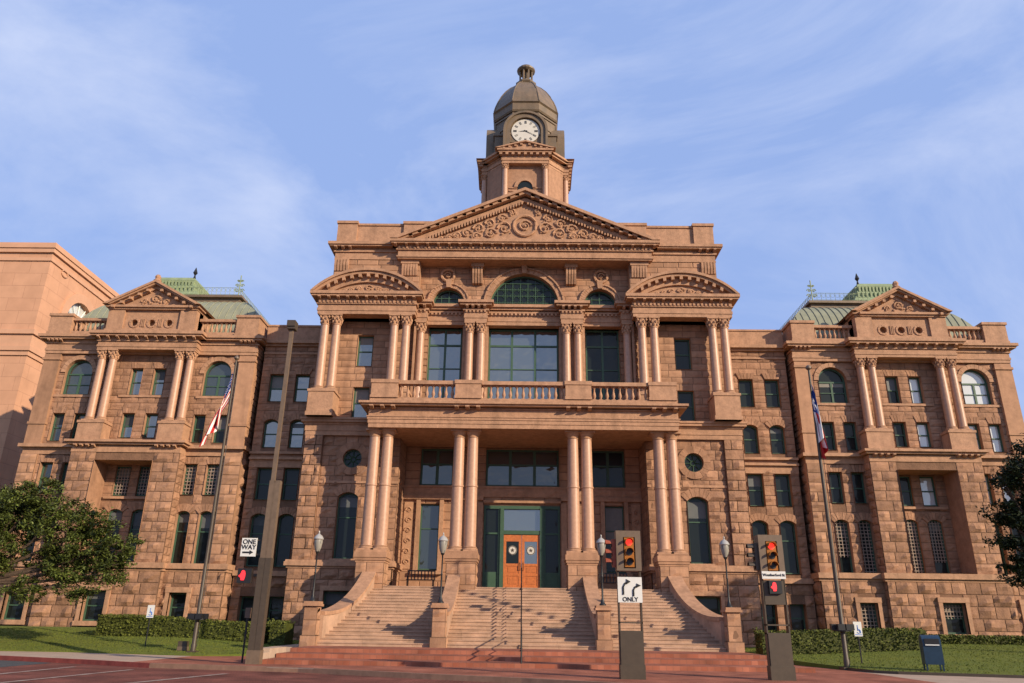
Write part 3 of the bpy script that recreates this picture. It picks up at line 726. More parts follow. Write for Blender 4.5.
# ---- main entablature + pediment
m = MB(); pf = [(.0, 24.0, 24.1), (.08, 24.1, 24.2), (.0, 24.2, 24.6), (.12, 24.6, 24.68), (.42, 24.95, 25.05), (.5, 25.05, 25.25)]
steps(m, -8.35, 8.35, -.45, 1.2, pf); dentils(m, -8.35, 8.35, -.52, 24.68, 24.82, .24, .13, .1); m.box(-8.4, 8.4, -.55, 1, 24.68, 24.95)
modillions(m, -8.5, 8.5, -.55, 24.8, 24.95, 25, .36, .16)
P('entablature', m)
m = MB(); H, A = 8.85, 29.15
def rake(mb, H, z0, A, t, y0, y1, cx=0):
    k = (A - z0) / H
    for s in (-1, 1): mb.prismY([(cx + s * (H + .02), z0), (cx, A), (cx, A - t), (cx + s * (H - t / k), z0)], y0, y1)
rake(m, H, 25.25, 29.15, .22, -1.0, 4); rake(m, H - .35, 25.25, 28.95, .2, -.85, 4); rake(m, H - .95, 25.25, 28.62, .3, -.5, 4)
sl_ = (29.15 - 25.25) / H
for s in (-1, 1):
    for i in range(13):
        t = (i + .7) / 13.6; x = s * (H - .9) * (1 - t); z = 25.25 + (H - .9 - abs(x)) * sl_ + .0
        m.prismY([(x - .13, z - .02 - s * .06), (x + .13, z - .02 + (-s) * -.06 * -1), (x + .13, z + .2), (x - .13, z + .2)], -.85, -.5)
        for q in range(3):
            xx = x + s * (q - 1) * .2
    for i in range(40):
        x = s * (.2 + i * .19)
        if abs(x) < H - 1.5: z = 28.3 - abs(x) * sl_; m.box(x - .055, x + .055, -.55, -.3, z - .12, z + .1)
m.prismY([(-7.4, 25.25), (7.4, 25.25), (0, 28.4)], -.3, 4)
PE = P('pediment', m)
m = MB(); yy = -.36
m.tube([(.75 * math.cos(i * PI / 10), yy, 26.55 + .75 * math.sin(i * PI / 10)) for i in range(21)], .1, 6); scroll(m, 0, 26.55, .45, yy, 1, 1.8, .09)
for s in (-1, 1):
    for (x, z, r, d) in ((1.35, 26.35, .5, 1), (1.55, 27.1, .33, -1), (2.3, 25.95, .42, -1), (2.35, 26.7, .34, 1), (3.1, 26.3, .38, 1), (3.25, 25.75, .28, -1), (3.9, 25.95, .33, -1), (4.5, 25.75, .26, 1), (5.05, 25.65, .22, -1), (.9, 27.6, .25, 1), (5.6, 25.52, .16, 1)):
        scroll(m, s * x, z, r, yy, s * d, 1.5, .085); leafspray(m, s * x, z, r * 1.1, yy, 7)
    m.tube([(s * x, yy, 25.45 + .08 * math.sin(x * 4)) for x in [.5 + i * .4 for i in range(14)]], .05, 5)
part('tympanum_relief', m, M_carve, PE)
# ---- corner bays (upper): walls, columns, entablature, segmental pediments, attic
for s in (-1, 1):
    w = MB(); o1 = ('rect', s * 10.2, 1.0, 16.85, 18.95); o2 = ('rect', s * 10.2, 1.0, 13.45, 15.45)
    xa, xb = sorted((s * 7.0, s * 13.0))
    wall(w, xa, xb, 13.2, 19.9, .6, [o1, o2], course=.45, relief=.05, rough=.02, bw=(.8, 1.5))
    tfs = (lambda u, d, z, s=s: (s * (13.0 + d), u, z)); wall(w, .6, 5, 13.2, 19.9, 0, tf=tfs, course=.45, relief=.05, rough=.0)
    wall(w, *sorted((s * 6.9, s * 12.6)), 21.3, 24.1, 0, course=.42, relief=.025, rough=0., bw=(.8, 1.5))
    w.box(*sorted((s * 6.95, s * 12.55)), .01, 5, 19.9, 24.1, .4)
    wall(w, .0, 5, 21.3, 24.1, 0, tf=(lambda u, d, z, s=s: (s * (12.58 + d), u, z)), course=.42, relief=.025, rough=0.)
    w.box(*sorted((s * 6.9, s * 7.05)), .1, 1.3, 13.5, 24.0, .4)
    P('wall', w, M_ash)
    window(CH, o1, .85, 'sash', M_glass2 if s < 0 else M_glass); window(CH, o2, .85, 'sash', M_glass2 if s < 0 else M_glass)
    for x in (7.46, 8.22, 11.9, 12.64): column(CH, s * x, -.45, 14.85, 19.9, .29, .7)
    m = MB()
    for a, b in ((11.55, 13.1), (7.0, 8.65)):
        m.gi += 1; x0, x1 = sorted((s * a, s * b)); m.box(x0, x1, -.95, .62, 13.2, 14.7); m.box(x0 - .06, x1 + .06, -1.0, .64, 14.7, 14.85); m.box(x0 - .05, x1 + .05, -.99, .64, 13.2, 13.45)
    P('pedestal', m)
    m = MB(); cx = s * 10.03; x0, x1 = cx - 3.12, cx + 3.12
    steps(m, x0, x1, -.75, .9, [(.0, 19.9, 20.12), (.04, 20.12, 20.3), (.0, 20.3, 20.55), (.1, 20.55, 20.62)])
    dentils(m, x0, x1, -.8, 20.62, 20.78, .24, .13, .1); m.box(x0 - .02, x1 + .02, -.82, .9, 20.62, 21.0); modillions(m, x0 + .1, x1 - .1, -.84, 20.84, 21.0, 11, .32, .17)
    steps(m, x0, x1, -.75, 1.6, [(.4, 21.0, 21.12), (.48, 21.12, 21.32)])
    P('entablature', m)
    m = MB(); Rr = lambda c, h: (c * c + h * h) / (2 * h)
    def segarc(half, rise, z0, n=20):
        R = Rr(half, rise); a = math.asin(half / R); return [(cx + R * math.sin(-a + 2 * a * i / n), z0 + rise - R + R * math.cos(-a + 2 * a * i / n)) for i in range(n + 1)]
    def band(h1, r1, h2, r2, y0, y1):
        o, i = segarc(h1, r1, 21.32), segarc(h2, r2, 21.32)
        for k in range(20): m.prismY([o[k], o[k + 1], i[k + 1], i[k]], y0, y1, .5)
    band(3.6, 1.62, 3.42, 1.44, -1.25, 1.6); band(3.42, 1.44, 3.2, 1.26, -1.12, 1.6); band(3.2, 1.26, 2.45, .78, -.82, 1.6)
    R = Rr(2.95, 1.12)
    for i in range(11):
        a = math.asin(2.5 / R) * (i / 5 - 1); c_, s_ = math.cos(a), math.sin(a); px, pz = cx + R * s_, 21.32 + 1.14 - R + R * c_
        m.prismY([(px - .1 * c_ - .02 * s_, pz + .1 * s_ - .1), (px + .1 * c_, pz - .1 * s_ - .1), (px + .1 * c_ + .08 * s_, pz - .1 * s_ + .12), (px - .1 * c_ + .08 * s_, pz + .1 * s_ + .12)], -1.12, -.8)
    m.prismY(segarc(2.5, .82, 21.3), -.65, 1.6)
    SP = P('segmental_pediment', m)
    m = MB()
    for (x, z, r) in ((0, 21.72, .24), (.6, 21.66, .18), (1.1, 21.58, .14), (1.5, 21.5, .11)):
        for q in ((1, -1) if x else (1,)): scroll(m, cx + q * x, z, r, -.7, q, 1.4, .055); leafspray(m, cx + q * x, z, r, -.7, 4)
    part('tympanum_relief', m, M_carve, SP)
    m = MB(); xi, xo = 8.0, 12.6
    x0, x1 = sorted((s * xi, s * xo)); prf = [(.03, 24.1, 24.22), (.0, 24.22, 24.62), (.1, 24.62, 24.75), (.36, 24.95, 25.05), (.45, 25.05, 25.25)]
    m.box(x0, x1, -.02, 5, 24.1, 24.95)
    for d, a, b in prf: m.box(x0 - (d if s < 0 else 0), x1 + (d if s > 0 else 0), -.0 - d - .03, 5, a, b)
    modillions(m, *sorted((s * 11.6, s * 12.55)), -.1, 24.78, 24.95, 3, .32, .17)
    for a, b in ((11.6, 12.58), (7.1, 8.0)):
        q0, q1 = sorted((s * a, s * b)); n_ = 5
        for i in range(n_): xx = q0 + (q1 - q0) * i / n_; m.prismX([(.05, 23.2), (-.1, 23.25), (-.2, 23.6), (-.22, 24.08), (.05, 24.08)], xx + .02, xx + (q1 - q0) / n_ - .03)
    # parapet
    m.box(x0 + .0, x1 - .0, .1, .6, 25.25, 26.7); m.box(x0, x1, .02, .65, 26.7, 26.85)
    m.box(x0, x1, .02, .65, 25.25, 25.5)
    for a, b in ((11.3, 12.62), (6.2, 8.15)):
        q0, q1 = sorted((s * a, s * b)); m.box(q0, q1, -.06, .7, 25.25, 26.78); m.box(q0 - .06, q1 + .06, -.14, .76, 26.78, 26.97)
    m.box(*sorted((s * 12.1, s * 12.6)), .6, 9, 25.25, 26.8)
    P('parapet', m)
# ---- body of the central block behind (sides, roof)
m = MB(); m.box(-12.5, 12.5, 5.0, 22, 13, 25.2, .5); m.box(-13.1, 13.1, 3.4, 22, .1, 13.1, .5); m.box(-7, 7, 1.7, 5, 13.5, 24.2, .5) if 0 else None
m.prismY([(-8.7, 25.2), (8.7, 25.2), (0, 28.9)], 4, 21)
P('rear_mass', m, M_ash)
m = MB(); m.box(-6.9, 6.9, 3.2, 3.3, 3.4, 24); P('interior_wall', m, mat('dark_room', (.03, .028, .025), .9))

# ---- wings (built on a nominal wall line, then set back to their place)
def set_back(k, dy, dz, first):
    for o in MADE[first:]:
        if o.parent is not CH: continue
        x, y, z = o.location; o.location = (k * x, k * y + dy, k * z + dz); o.scale = (k, k, k)
FIRST = len(MADE)
for s in (-1, 1):
    w = MB(); WY = 2.4; xs = (14.55, 16.25); ops = []
    rows = [('rect', .92, 14.95, 16.8, 'sash'), ('seg', .92, 11.9, 13.75, 'sash'), ('rect', .98, 8.6, 10.6, 'sash'), ('seg', .98, 4.6, 7.75, 'sash2'), ('rect', .95, 1.35, 2.9, 'sash')]
    for k, ww, a, b, st in rows:
        for x in xs: ops.append((k, s * x, ww, a, b, st))
    xa, xb = sorted((s * 13.0, s * 17.3))
    wall(w, xa, xb, 11.6, 18.9, WY, ops, course=.46, relief=.06, rough=.035)
    wall(w, xa, xb, 4.35, 11.1, WY - .05, ops, course=.6, relief=.09, rough=.07)
    wall(w, xa, xb, .2, 4.05, WY - .15, ops, course=.6, relief=.11, rough=.06)
    w.box(xa, xb, 3.4, 20, .2, 19, .4)
    for o in ops:
        if o[0] == 'seg': voussoirs(w, o, WY - .04, .42, .08, 7)
        elif o[3] > 8 : jack(w, o[1], o[2], o[4] + .02, WY - .02, .4, .07)
    P('wall', w, M_rough)
    m = MB()
    m.box(xa, xb, WY - .3, WY + .1, 11.1, 11.25); m.box(xa, xb, WY - .1, WY + .1, 11.25, 11.45); m.box(xa, xb, WY - .32, WY + .1, 11.45, 11.6); m.box(xa, xb, WY - .12, WY + .1, 10.62, 11.1)
    m.gi = 1; m.box(xa, xb, WY - .38, WY + .1, 4.05, 4.35); m.gi = 2
    m.box(xa, xb, WY - .12, 3.5, 18.2, 18.32); m.box(xa, xb, WY - .2, 3.5, 18.75, 18.9); m.box(xa, xb, WY - .42, 3.6, 18.9, 19.12); m.box(xa, xb, WY, 3.2, 19.12, 20.2); m.box(xa, xb, WY - .06, 3.25, 20.2, 20.32)
    P('cornice', m)
    for o in ops:
        gl = (M_glass2 if s < 0 and o[3] > 11 else M_glass)
        f = window(CH, o, WY + .22, o[5], gl)
        if s > 0 and o[3] < 4 and abs(o[1]) < 15: pass

set_back(1.0148, .666, -.024, FIRST); FIRST = len(MADE)
# ---- end pavilions
BAL = []
for s in (-1, 1):
    c0 = s * 23.85; X = lambda r: c0 + s * r        # r grows outwards
    def rg(a, b): return sorted((X(a), X(b)))
    w = MB(); Y0 = .5; ops = []
    def op(k, r, ww, a, b, st, gl=M_glass): ops.append((k, X(r), ww, a, b, st, gl))
    D = M_glass; S = M_glass2 if s < 0 else M_glass
    BL = M_blind if s > 0 else M_glass3
    op('arch', -4.45, 1.75, 14.72, 17.05, 'archtri', M_glass3 if s < 0 else D); op('arch', 4.45, 1.75, 14.72, 17.05, 'archtri', M_glass3 if s < 0 else M_blind)
    for r in (-.72, .72): op('rect', r, .76, 14.75, 16.5, 'sash', M_glass2 if s < 0 else (D if r < 0 else BL)); op('rect', r, .78, 12.0, 13.55, 'sash', M_glass2 if s < 0 else (D if r < 0 else BL))
    for r in (-5.1, -3.75, 3.75, 5.1):
        gl = BL if r > 0 else D
        op('rect', r, .76, 11.75, 13.5, 'sash', gl); op('rect', r, .8, 8.55, 10.4, 'sash', gl); op('seg', r, .82, 4.5, 7.6, 'sash2', D)
    ox = [o for o in ops]
    up = [o for o in ops if o[3] > 11]; lo = [o for o in ops if 4 < o[3] < 11]
    wl, wh = rg(-6.75, 6.75)
    wall(w, wl, wh, 11.5, 17.4, Y0, up, course=.46, relief=.06, rough=.03)
    for a, b in ((-6.75, -3.25), (3.25, 6.75)):
        wall(w, *rg(a, b), 4.55, 10.9, Y0 - .05, lo, course=.6, relief=.10, rough=.05)
    for r in (-5.1, -3.75, 3.75, 5.1):
        voussoirs(w, ('seg', X(r), .82, 4.5, 7.6), Y0 - .06, .42, .09, 7); jack(w, X(r), .8, 10.42, Y0 - .03, .4, .07); jack(w, X(r), .76, 13.52, Y0 + .01, .4, .06)
    for r in (-.72, .72): jack(w, X(r), .78, 13.57, Y0 + .01, .4, .06); jack(w, X(r), .76, 16.52, Y0 + .01, .38, .06)
    # outer/inner sides of the pavilion
    for sx in (-1, 1):
        xx = c0 + sx * 6.75
        wall(w, Y0, 20, 4.55, 10.9, 0, tf=(lambda u, d, z, sx=sx, xx=xx: (xx + sx * d, u, z)), course=.6, relief=.10, rough=.04, bw=(1.2, 2.2))
        wall(w, Y0, 20, 11.5, 17.4, 0, tf=(lambda u, d, z, sx=sx, xx=xx: (xx + sx * d, u, z)), course=.4, relief=.045, rough=0., bw=(1.2, 2.2))
        x2 = c0 + sx * 6.95
        wall(w, -.2, 20, .3, 4.1, 0, tf=(lambda u, d, z, sx=sx, xx=x2: (xx + sx * d, u, z)), course=.6, relief=.12, rough=.05, bw=(1.2, 2.2))
    # projecting centre base with big recess
    big = ('rect', X(0), 3.5, 4.6, 10.42)
    wall(w, *rg(-3.3, 3.3), 4.55, 10.9, -.4, [big], depth=1.6, course=.6, relief=.10, rough=.05)
    for r in (-3.3, 3.3):
        sg = 1 if X(r) > c0 else -1
        wall(w, -.4, .5, 4.55, 10.9, 0, tf=(lambda u, d, z, sg=sg, r=r: (X(r) + sg * d, u, z)), course=.45, relief=.05, rough=.04)
    inn = []
    for r in (-.72, .72):
        inn += [('rect', X(r), .9, 8.55, 10.35, 'sash', D if (s < 0 or r < 0) else BL), ('seg', X(r), .86, 4.62, 7.75, 'sash2', D)]
    wall(w, *rg(-1.76, 1.76), 4.6, 10.5, 1.15, inn, course=.45, relief=.04, rough=.03, depth=.25)
    for r in (-.72, .72): voussoirs(w, ('seg', X(r), .86, 4.62, 7.75), 1.14, .42, .07, 7)
    # basement
    bas = [('rect', X(0), 1.25, 1.4, 3.0), ('rect', X(-4.5), 1.0, 1.4, 2.95), ('rect', X(4.7), 1.25, 1.4, 2.95)]
    wall(w, *rg(-6.95, -3.45), .3, 4.1, -.2, bas, course=.62, relief=.13, rough=.085); wall(w, *rg(3.45, 6.95), .3, 4.1, -.2, bas, course=.62, relief=.13, rough=.085)
    wall(w, *rg(-3.45, 3.45), .3, 4.1, -.6, bas, course=.62, relief=.13, rough=.085)
    for r in (-3.45, 3.45):
        sg = 1 if X(r) > c0 else -1
        wall(w, -.6, -.2, .3, 4.1, 0, tf=(lambda u, d, z, sg=sg, r=r: (X(r) + sg * d, u, z)), course=.48, relief=.05, rough=.03)
    P('wall', w, M_rough)
    m = MB()
    m.box(wl + .3, wh - .3, 3.4, 19.5, .3, 19.2, .4); m.box(wl + .02, wh - .02, 1.5, 3.5, 4.1, 4.6); m.box(wl + .02, wh - .02, 1.2, 3.5, 17.4, 19)
    P('rear_mass', m, M_ash)
    # surrounds of basement windows
    m = MB()
    for o in bas:
        m.gi += 1; yb = -.6 if abs(o[1] - c0) < 1 else -.2; h = o[2] / 2
        for q in (-1, 1): m.box(*sorted((o[1] + q * h, o[1] + q * (h + .22))), yb - .16, yb, o[3] - .1, o[4] + .1)
        m.box(o[1] - h - .24, o[1] + h + .24, yb - .18, yb, o[4] + .02, o[4] + .3); m.box(o[1] - h - .28, o[1] + h + .28, yb - .2, yb, o[3] - .25, o[3] - .0)
    P('window_surround', m)
    # belts
    m = MB()
    for a, b, yb in ((-6.95, -3.45, -.2), (3.45, 6.95, -.2), (-3.45, 3.45, -.6)):
        x0, x1 = rg(a, b); m.box(x0 - .1, x1 + .1, yb - .06, 20 if abs(a) + abs(b) > 7 else 1, 4.1, 4.25); m.box(x0 - .16, x1 + .16, yb - .2, 20 if abs(a) > 5 or abs(b) > 5 else 1, 4.25, 4.55)
    m.gi = 1; x0, x1 = rg(-6.75, 6.75)
    m.box(x0 - .02, x1 + .02, Y0 - .14, 20, 10.9, 11.2); m.box(x0 - .05, x1 + .05, Y0 - .18, 20, 11.2, 11.3); m.box(x0 - .22, x1 + .22, Y0 - .42, 20, 11.3, 11.5)
    x0, x1 = rg(-3.3, 3.3)
    m.box(x0, x1, -.46, .5, 10.9, 11.3); m.box(x0 - .22, x1 + .22, -.66, .5, 11.34, 11.46); m.box(x0 - .35, x1 + .35, -.82, .6, 11.46, 11.6)
    for r in (-2.45, 2.45): modillions(m, X(r) - .55, X(r) + .55, -.46, 11.16, 11.34, 4, .3, .16)
    # sills/lines
    for a, b in ((-6.0, -3.3), (3.3, 6.0)): m.gi += 1; m.box(*rg(a, b), Y0 - .1, Y0 + .02, 14.55, 14.7)
    m.gi += 1; m.box(*rg(-1.6, 1.6), Y0 - .1, Y0 + .02, 14.58, 14.72); m.gi += 1; m.box(*rg(-1.6, 1.6), 1.0, 1.2, 8.35, 8.5)
    P('string_course', m)
    # pilasters at pavilion corners
    m = MB()
    for a, b in ((-6.78, -5.75), (5.75, 6.78)):
        m.gi += 1; x0, x1 = rg(a, b); m.box(x0, x1, Y0 - .22, Y0 + .3, 11.5, 17.35); m.box(x0 - .05, x1 + .05, Y0 - .28, Y0 + .3, 12.75, 12.9); m.box(x0 - .06, x1 + .06, Y0 - .3, Y0 + .3, 16.95, 17.1)
        wall(m, x0, x1, 4.55, 10.9, Y0 - .2, course=.6, relief=.10, rough=.05); m.box(x0, x1, Y0 - .19, Y0 + .3, 4.55, 10.9)
    P('pilaster', m, M_ash)
    # columns
    for r in (-2.82, -2.12, 2.12, 2.82): column(CH, X(r), -.05, 12.85, 17.5, .26, .62)
    m = MB()
    for r in (-2.47, 2.47): m.gi += 1; m.box(X(r) - .78, X(r) + .78, -.45, .5, 11.6, 12.7); m.box(X(r) - .84, X(r) + .84, -.5, .5, 12.7, 12.85)
    P('pedestal', m)
    # arches
    m = MB()
    for r in (-4.45, 4.45): m.gi += 1; voussoirs(m, ('arch', X(r), 1.75, 14.72, 17.05), Y0 - .0, .28, .1, 13)
    P('archivolt', m)
    # entablature
    m = MB(); x0, x1 = wl, wh
    for d, a, b in [(.22, 17.4, 17.6), (.26, 17.6, 17.75), (.22, 17.75, 18.05), (.3, 18.05, 18.15), (.55, 18.3, 18.42), (.66, 18.42, 18.6)]: m.box(x0 - d + .15, x1 + d - .15, Y0 - d, 20, a, b)
    m.box(x0, x1, Y0 - .3, 20, 18.15, 18.3)
    for a, b in ((-6.6, -5.8), (5.8, 6.6)): modillions(m, *rg(a, b), Y0 - .28, 18.12, 18.3, 4, .28, .14)
    x0, x1 = rg(-3.15, 3.15)
    for d, a, b in [(.0, 17.5, 17.66), (.04, 17.66, 17.8), (.0, 17.8, 18.02), (.08, 18.02, 18.12), (.38, 18.3, 18.42), (.48, 18.42, 18.62)]: m.box(x0 - d, x1 + d, -.35 - d, .6, a, b)
    m.box(x0, x1, -.42, .6, 18.12, 18.3); modillions(m, x0 + .1, x1 - .1, -.44, 18.12, 18.3, 11, .3, .15)
    P('entablature', m)
    # attic with three round openings and pediment
    m = MB(); cs = [('circ', X(r), .44, 19.1, 19.54) for r in (-1.12, 0, 1.12)]
    x0, x1 = rg(-2.85, 2.85)
    wall(m, *rg(-1.8, 1.8), 18.62, 20.3, -.28, cs, course=.4, relief=.02, rough=0., depth=.3, blocks=False)
    for a, b in ((-2.85, -1.8), (1.8, 2.85)): m.box(*rg(a, b), -.42, .6, 18.62, 20.3)
    m.box(x0, x1, .05, 2.5, 18.62, 20.3); m.box(x0 - .05, x1 + .05, -.48, .5, 18.62, 18.85)
    for o in cs: voussoirs(m, o, -.28, .12, .05, 10)
    for r in (-.56, .56):
        for q in (-.1, 0, .1): m.box(X(r) + q - .03, X(r) + q + .03, -.34, -.28, 19.05, 19.6)
    m.box(x0 - .04, x1 + .04, -.5, .5, 20.18, 20.3); m.box(x0 - .18, x1 + .18, -.62, .5, 20.3, 20.45)
    rake(m, 3.15, 20.45, 22.15, .16, -.85, 2.5, c0); rake(m, 2.95, 20.45, 22.0, .14, -.75, 2.5, c0); rake(m, 2.7, 20.45, 21.85, .22, -.5, 2.5, c0)
    m.prismY([(c0 - 2.4, 20.45), (c0 + 2.4, 20.45), (c0, 21.7)], -.35, 2.5)
    for q in (-1, 1):
        for i in range(5):
            x = c0 + q * (.45 + i * .52); z = 21.93 - abs(x - c0) * .54 - .28; m.box(x - .09, x + .09, -.74, -.4, z - .04, z + .12)
    m.lathe([(.2, 22.05), (.26, 22.15), (.16, 22.25), (.2, 22.4), (.12, 22.55), (.02, 22.6)], c0, -.6, 8)
    PP = P('pediment', m)
    m = MB()
    scroll(m, c0, 20.95, .28, -.4, 1, 1.5, .07); leafspray(m, c0, 20.95, .45, -.4, 12)
    for q in (-1, 1): scroll(m, c0 + q * .7, 20.75, .2, -.4, q, 1.4, .05); leafspray(m, c0 + q * .7, 20.75, .25, -.4, 5)
    part('tympanum_relief', m, M_carve, PP)
    # roof balustrade
    m = MB()
    for a, b in ((-5.35, -2.9), (2.9, 5.35)):
        m.gi += 1; x0, x1 = rg(a, b); m.box(x0, x1, .05, .6, 18.6, 18.85); m.box(x0, x1, .08, .55, 19.6, 19.78)
    for a, b in ((-6.8, -5.35), (5.35, 6.8)):
        m.gi += 1; x0, x1 = rg(a, b); m.box(x0, x1, -.02, 1.6, 18.6, 19.85); m.box(x0 - .07, x1 + .07, -.1, 1.66, 19.85, 20.02); m.box(x0 - .04, x1 + .04, -.06, 1.6, 18.6, 18.78)
        m.box(*sorted((X(math.copysign(6.35, a)), X(math.copysign(6.8, a)))), 1.6, 19, 18.6, 19.7)
    RB = P('roof_balustrade', m)
    for a, b in ((-5.35, -2.9), (2.9, 5.35)): x0, x1 = rg(a, b); balusters(RB, x0, x1, .3, 18.85, 19.6, 8)
    # windows
    for o in ops:
        f = window(CH, o, o[3] > 11 and Y0 + .24 or Y0 + .2, o[5], o[6])
        if s < 0 and abs(o[1] - X(-3.75)) < 1.6 and 8 < o[3] < 9: lattice(f, o[2], o[4] - o[3])
        if s > 0 and 4 < o[3] < 5 and (o[1] - c0) < 0: lattice(f, o[2], o[4] - o[3], .9 if abs(o[1] - c0) > 4.5 else 0)
    for o in inn:
        f = window(CH, o, 1.3, o[5], o[6])
        if (s < 0 and o[3] > 8): lattice(f, o[2], o[4] - o[3])
        if (s > 0 and o[3] < 8): lattice(f, o[2], o[4] - o[3], 0 if o[1] < c0 else .6)
    for i, o in enumerate(bas):
        f = window(CH, o, (-.6 if i == 0 else -.2) + .3, 'sash', D)
        if s > 0 and i < 2: lattice(f, o[2], o[4] - o[3], .7 if i == 0 else 0)
    # copper mansard
    m = MB(); nn = 10; ys = 1.6; xb0, xb1 = rg(-6.4, 6.6); vs = []; fs = []
    for i in range(nn + 1):
        t = i / nn; ins = 3.0 * (1 - math.cos(t * PI / 2)) ; z = 18.9 + 3.9 * math.sin(t * PI / 2)
        ins = 3.0 * t ** 1.35; z = 18.9 + 3.85 * (1 - (1 - t) ** 1.9)
        vs += [(xb0 + ins, ys + ins, z), (xb1 - ins, ys + ins, z), (xb1 - ins, 18 - ins, z), (xb0 + ins, 18 - ins, z)]
    for i in range(nn):
        for k in range(4): fs.append((i * 4 + k, i * 4 + (k + 1) % 4, i * 4 + 4 + (k + 1) % 4, i * 4 + 4 + k))
    m.add(vs, fs, .5)
    # standing seams
    for k in range(1, 28):
        x = xb0 + (xb1 - xb0) * k / 28; pts = []
        for i in range(nn + 1):
            t = i / nn; ins = 3.0 * t ** 1.35; z = 18.9 + 3.85 * (1 - (1 - t) ** 1.9)
            if xb0 + ins <= x <= xb1 - ins: pts.append((x, ys + ins - .015, z + .015))
        if len(pts) > 1: m.tube(pts, .03, 4)
    MR = P('mansard_roof', m, M_verd)
    m = MB(); q0, q1 = rg(-3.35, 3.6); m.box(q0 - .3, q1 + .3, ys + 2.7, 15.3, 22.72, 22.82); m.box(q0 - .15, q1 + .15, ys + 2.85, 15.2, 22.82, 23.15); m.box(q0 - .35, q1 + .35, ys + 2.6, 15.4, 23.15, 23.32)
    part('roof_deck', m, M_copper, MR)
    m = MB(); cx, cy = X(2.75), 8.6; z0 = 23.32
    vv = [];
    for (h, z) in ((2.7, z0), (2.55, z0 + .3), (2.0, z0 + 1.3), (1.45, z0 + 2.3), (1.5, z0 + 2.5), (1.35, z0 + 2.75), (.3, z0 + 3.1)): vv += [(cx - h, cy - h, z), (cx + h, cy - h, z), (cx + h, cy + h, z), (cx - h, cy + h, z)]
    fs = [(i * 4 + k, i * 4 + (k + 1) % 4, i * 4 + 4 + (k + 1) % 4, i * 4 + 4 + k) for i in range(6) for k in range(4)] + [(24, 25, 26, 27)]
    m.add(vv, fs, .5)
    for i in range(12):
        for row, (z, h) in enumerate(((z0 + .75, 2.33), (z0 + 1.55, 1.9), (z0 + 2.15, 1.58))):
            x = cx - h * .9 + 1.8 * h * i / 11; m.box(x - .07, x + .07, cy - h - .1, cy - h + .3, z - .22, z + .22)
            y = cy - h * .9 + 1.8 * h * i / 11; m.box(*sorted((cx - s * (h + .1), cx - s * (h - .3))), y - .07, y + .07, z - .22, z + .22)
    part('roof_cupola', m, M_verd2, MR)
    m = MB()
    for qx, qy in ((-1.35 * s, -1.35),):
        m.lathe([(.1, z0 + 2.7), (.05, z0 + 2.95), (.17, z0 + 3.15), (.1, z0 + 3.35), (.02, z0 + 3.6)], cx + qx, cy + qy, 8)
    part('cupola_finial', m, M_black, MR)
    # iron cresting along deck front and its inner side
    m = MB(); yc = ys + 2.7
    def crest(p0, p1):
        L_ = math.dist(p0, p1); n = int(L_ / .3)
        for i in range(n + 1):
            t = i / n; x, y = p0[0] + (p1[0] - p0[0]) * t, p0[1] + (p1[1] - p0[1]) * t
            m.tube([(x, y, 23.32), (x, y, 23.95)], .014, 4)
            if i < n:
                dx, dy = (p1[0] - p0[0]) / n, (p1[1] - p0[1]) / n
                m.tube([(x + dx * (.5 + .4 * math.cos(a)), y + dy * (.5 + .4 * math.cos(a)), 23.72 + .14 * math.sin(a)) for a in [k * PI / 4 for k in range(9)]], .011, 3)
        for z in (23.4, 23.92): m.tube([(p0[0], p0[1], z), (p1[0], p1[1], z)], .016, 4)
    xin = X(-3.4); crest((xin, yc), (X(.5), yc)); crest((xin, yc), (xin, 12))
    m.tube([(xin, yc, 23.3), (xin, yc, 24.9)], .04, 5)
    for q, z in ((.35, 24.1), (.25, 24.45), (.4, 23.7)):
        for d in (-1, 1): scroll(m, xin + d * q * .5, z, q * .4, yc, d, 1.3, .035)
    part('roof_cresting', m, M_verd2, MR)

set_back(1.046, 2.07, -.074, FIRST)
# ---- clock tower
TX, TY = 0, 14
m = MB()
def octo(r, c=.414): k = r * c; return [(r, -k), (r, k), (k, r), (-k, r), (-r, k), (-r, -k), (-k, -r), (k, -r)]
def orth(m, r, z0, z1, c=.414, y=TY): m.prismZ([(TX + a, y + b) for a, b in octo(r, c)], z0, z1, .5)
m.box(-4.6, 4.6, TY - 4.6, TY + 4.6, 25, 31.5, .5); m.box(-4.3, 4.3, TY - 4.3, TY + 4.3, 31.5, 32.6); m.box(-4.5, 4.5, TY - 4.5, TY + 4.5, 32.6, 32.9)
orth(m, 3.3, 32.9, 38.6, .62)
TW = P('clock_tower', m, M_shaft)
m = MB()
for d, a, b in ((.0, 38.55, 38.8), (.06, 38.8, 39.05), (.0, 39.05, 39.3), (.35, 39.45, 39.6), (.5, 39.6, 39.8)):
    orth(m, 3.3 + d, a, b, .62)
orth(m, 3.35, 39.3, 39.45, .62)
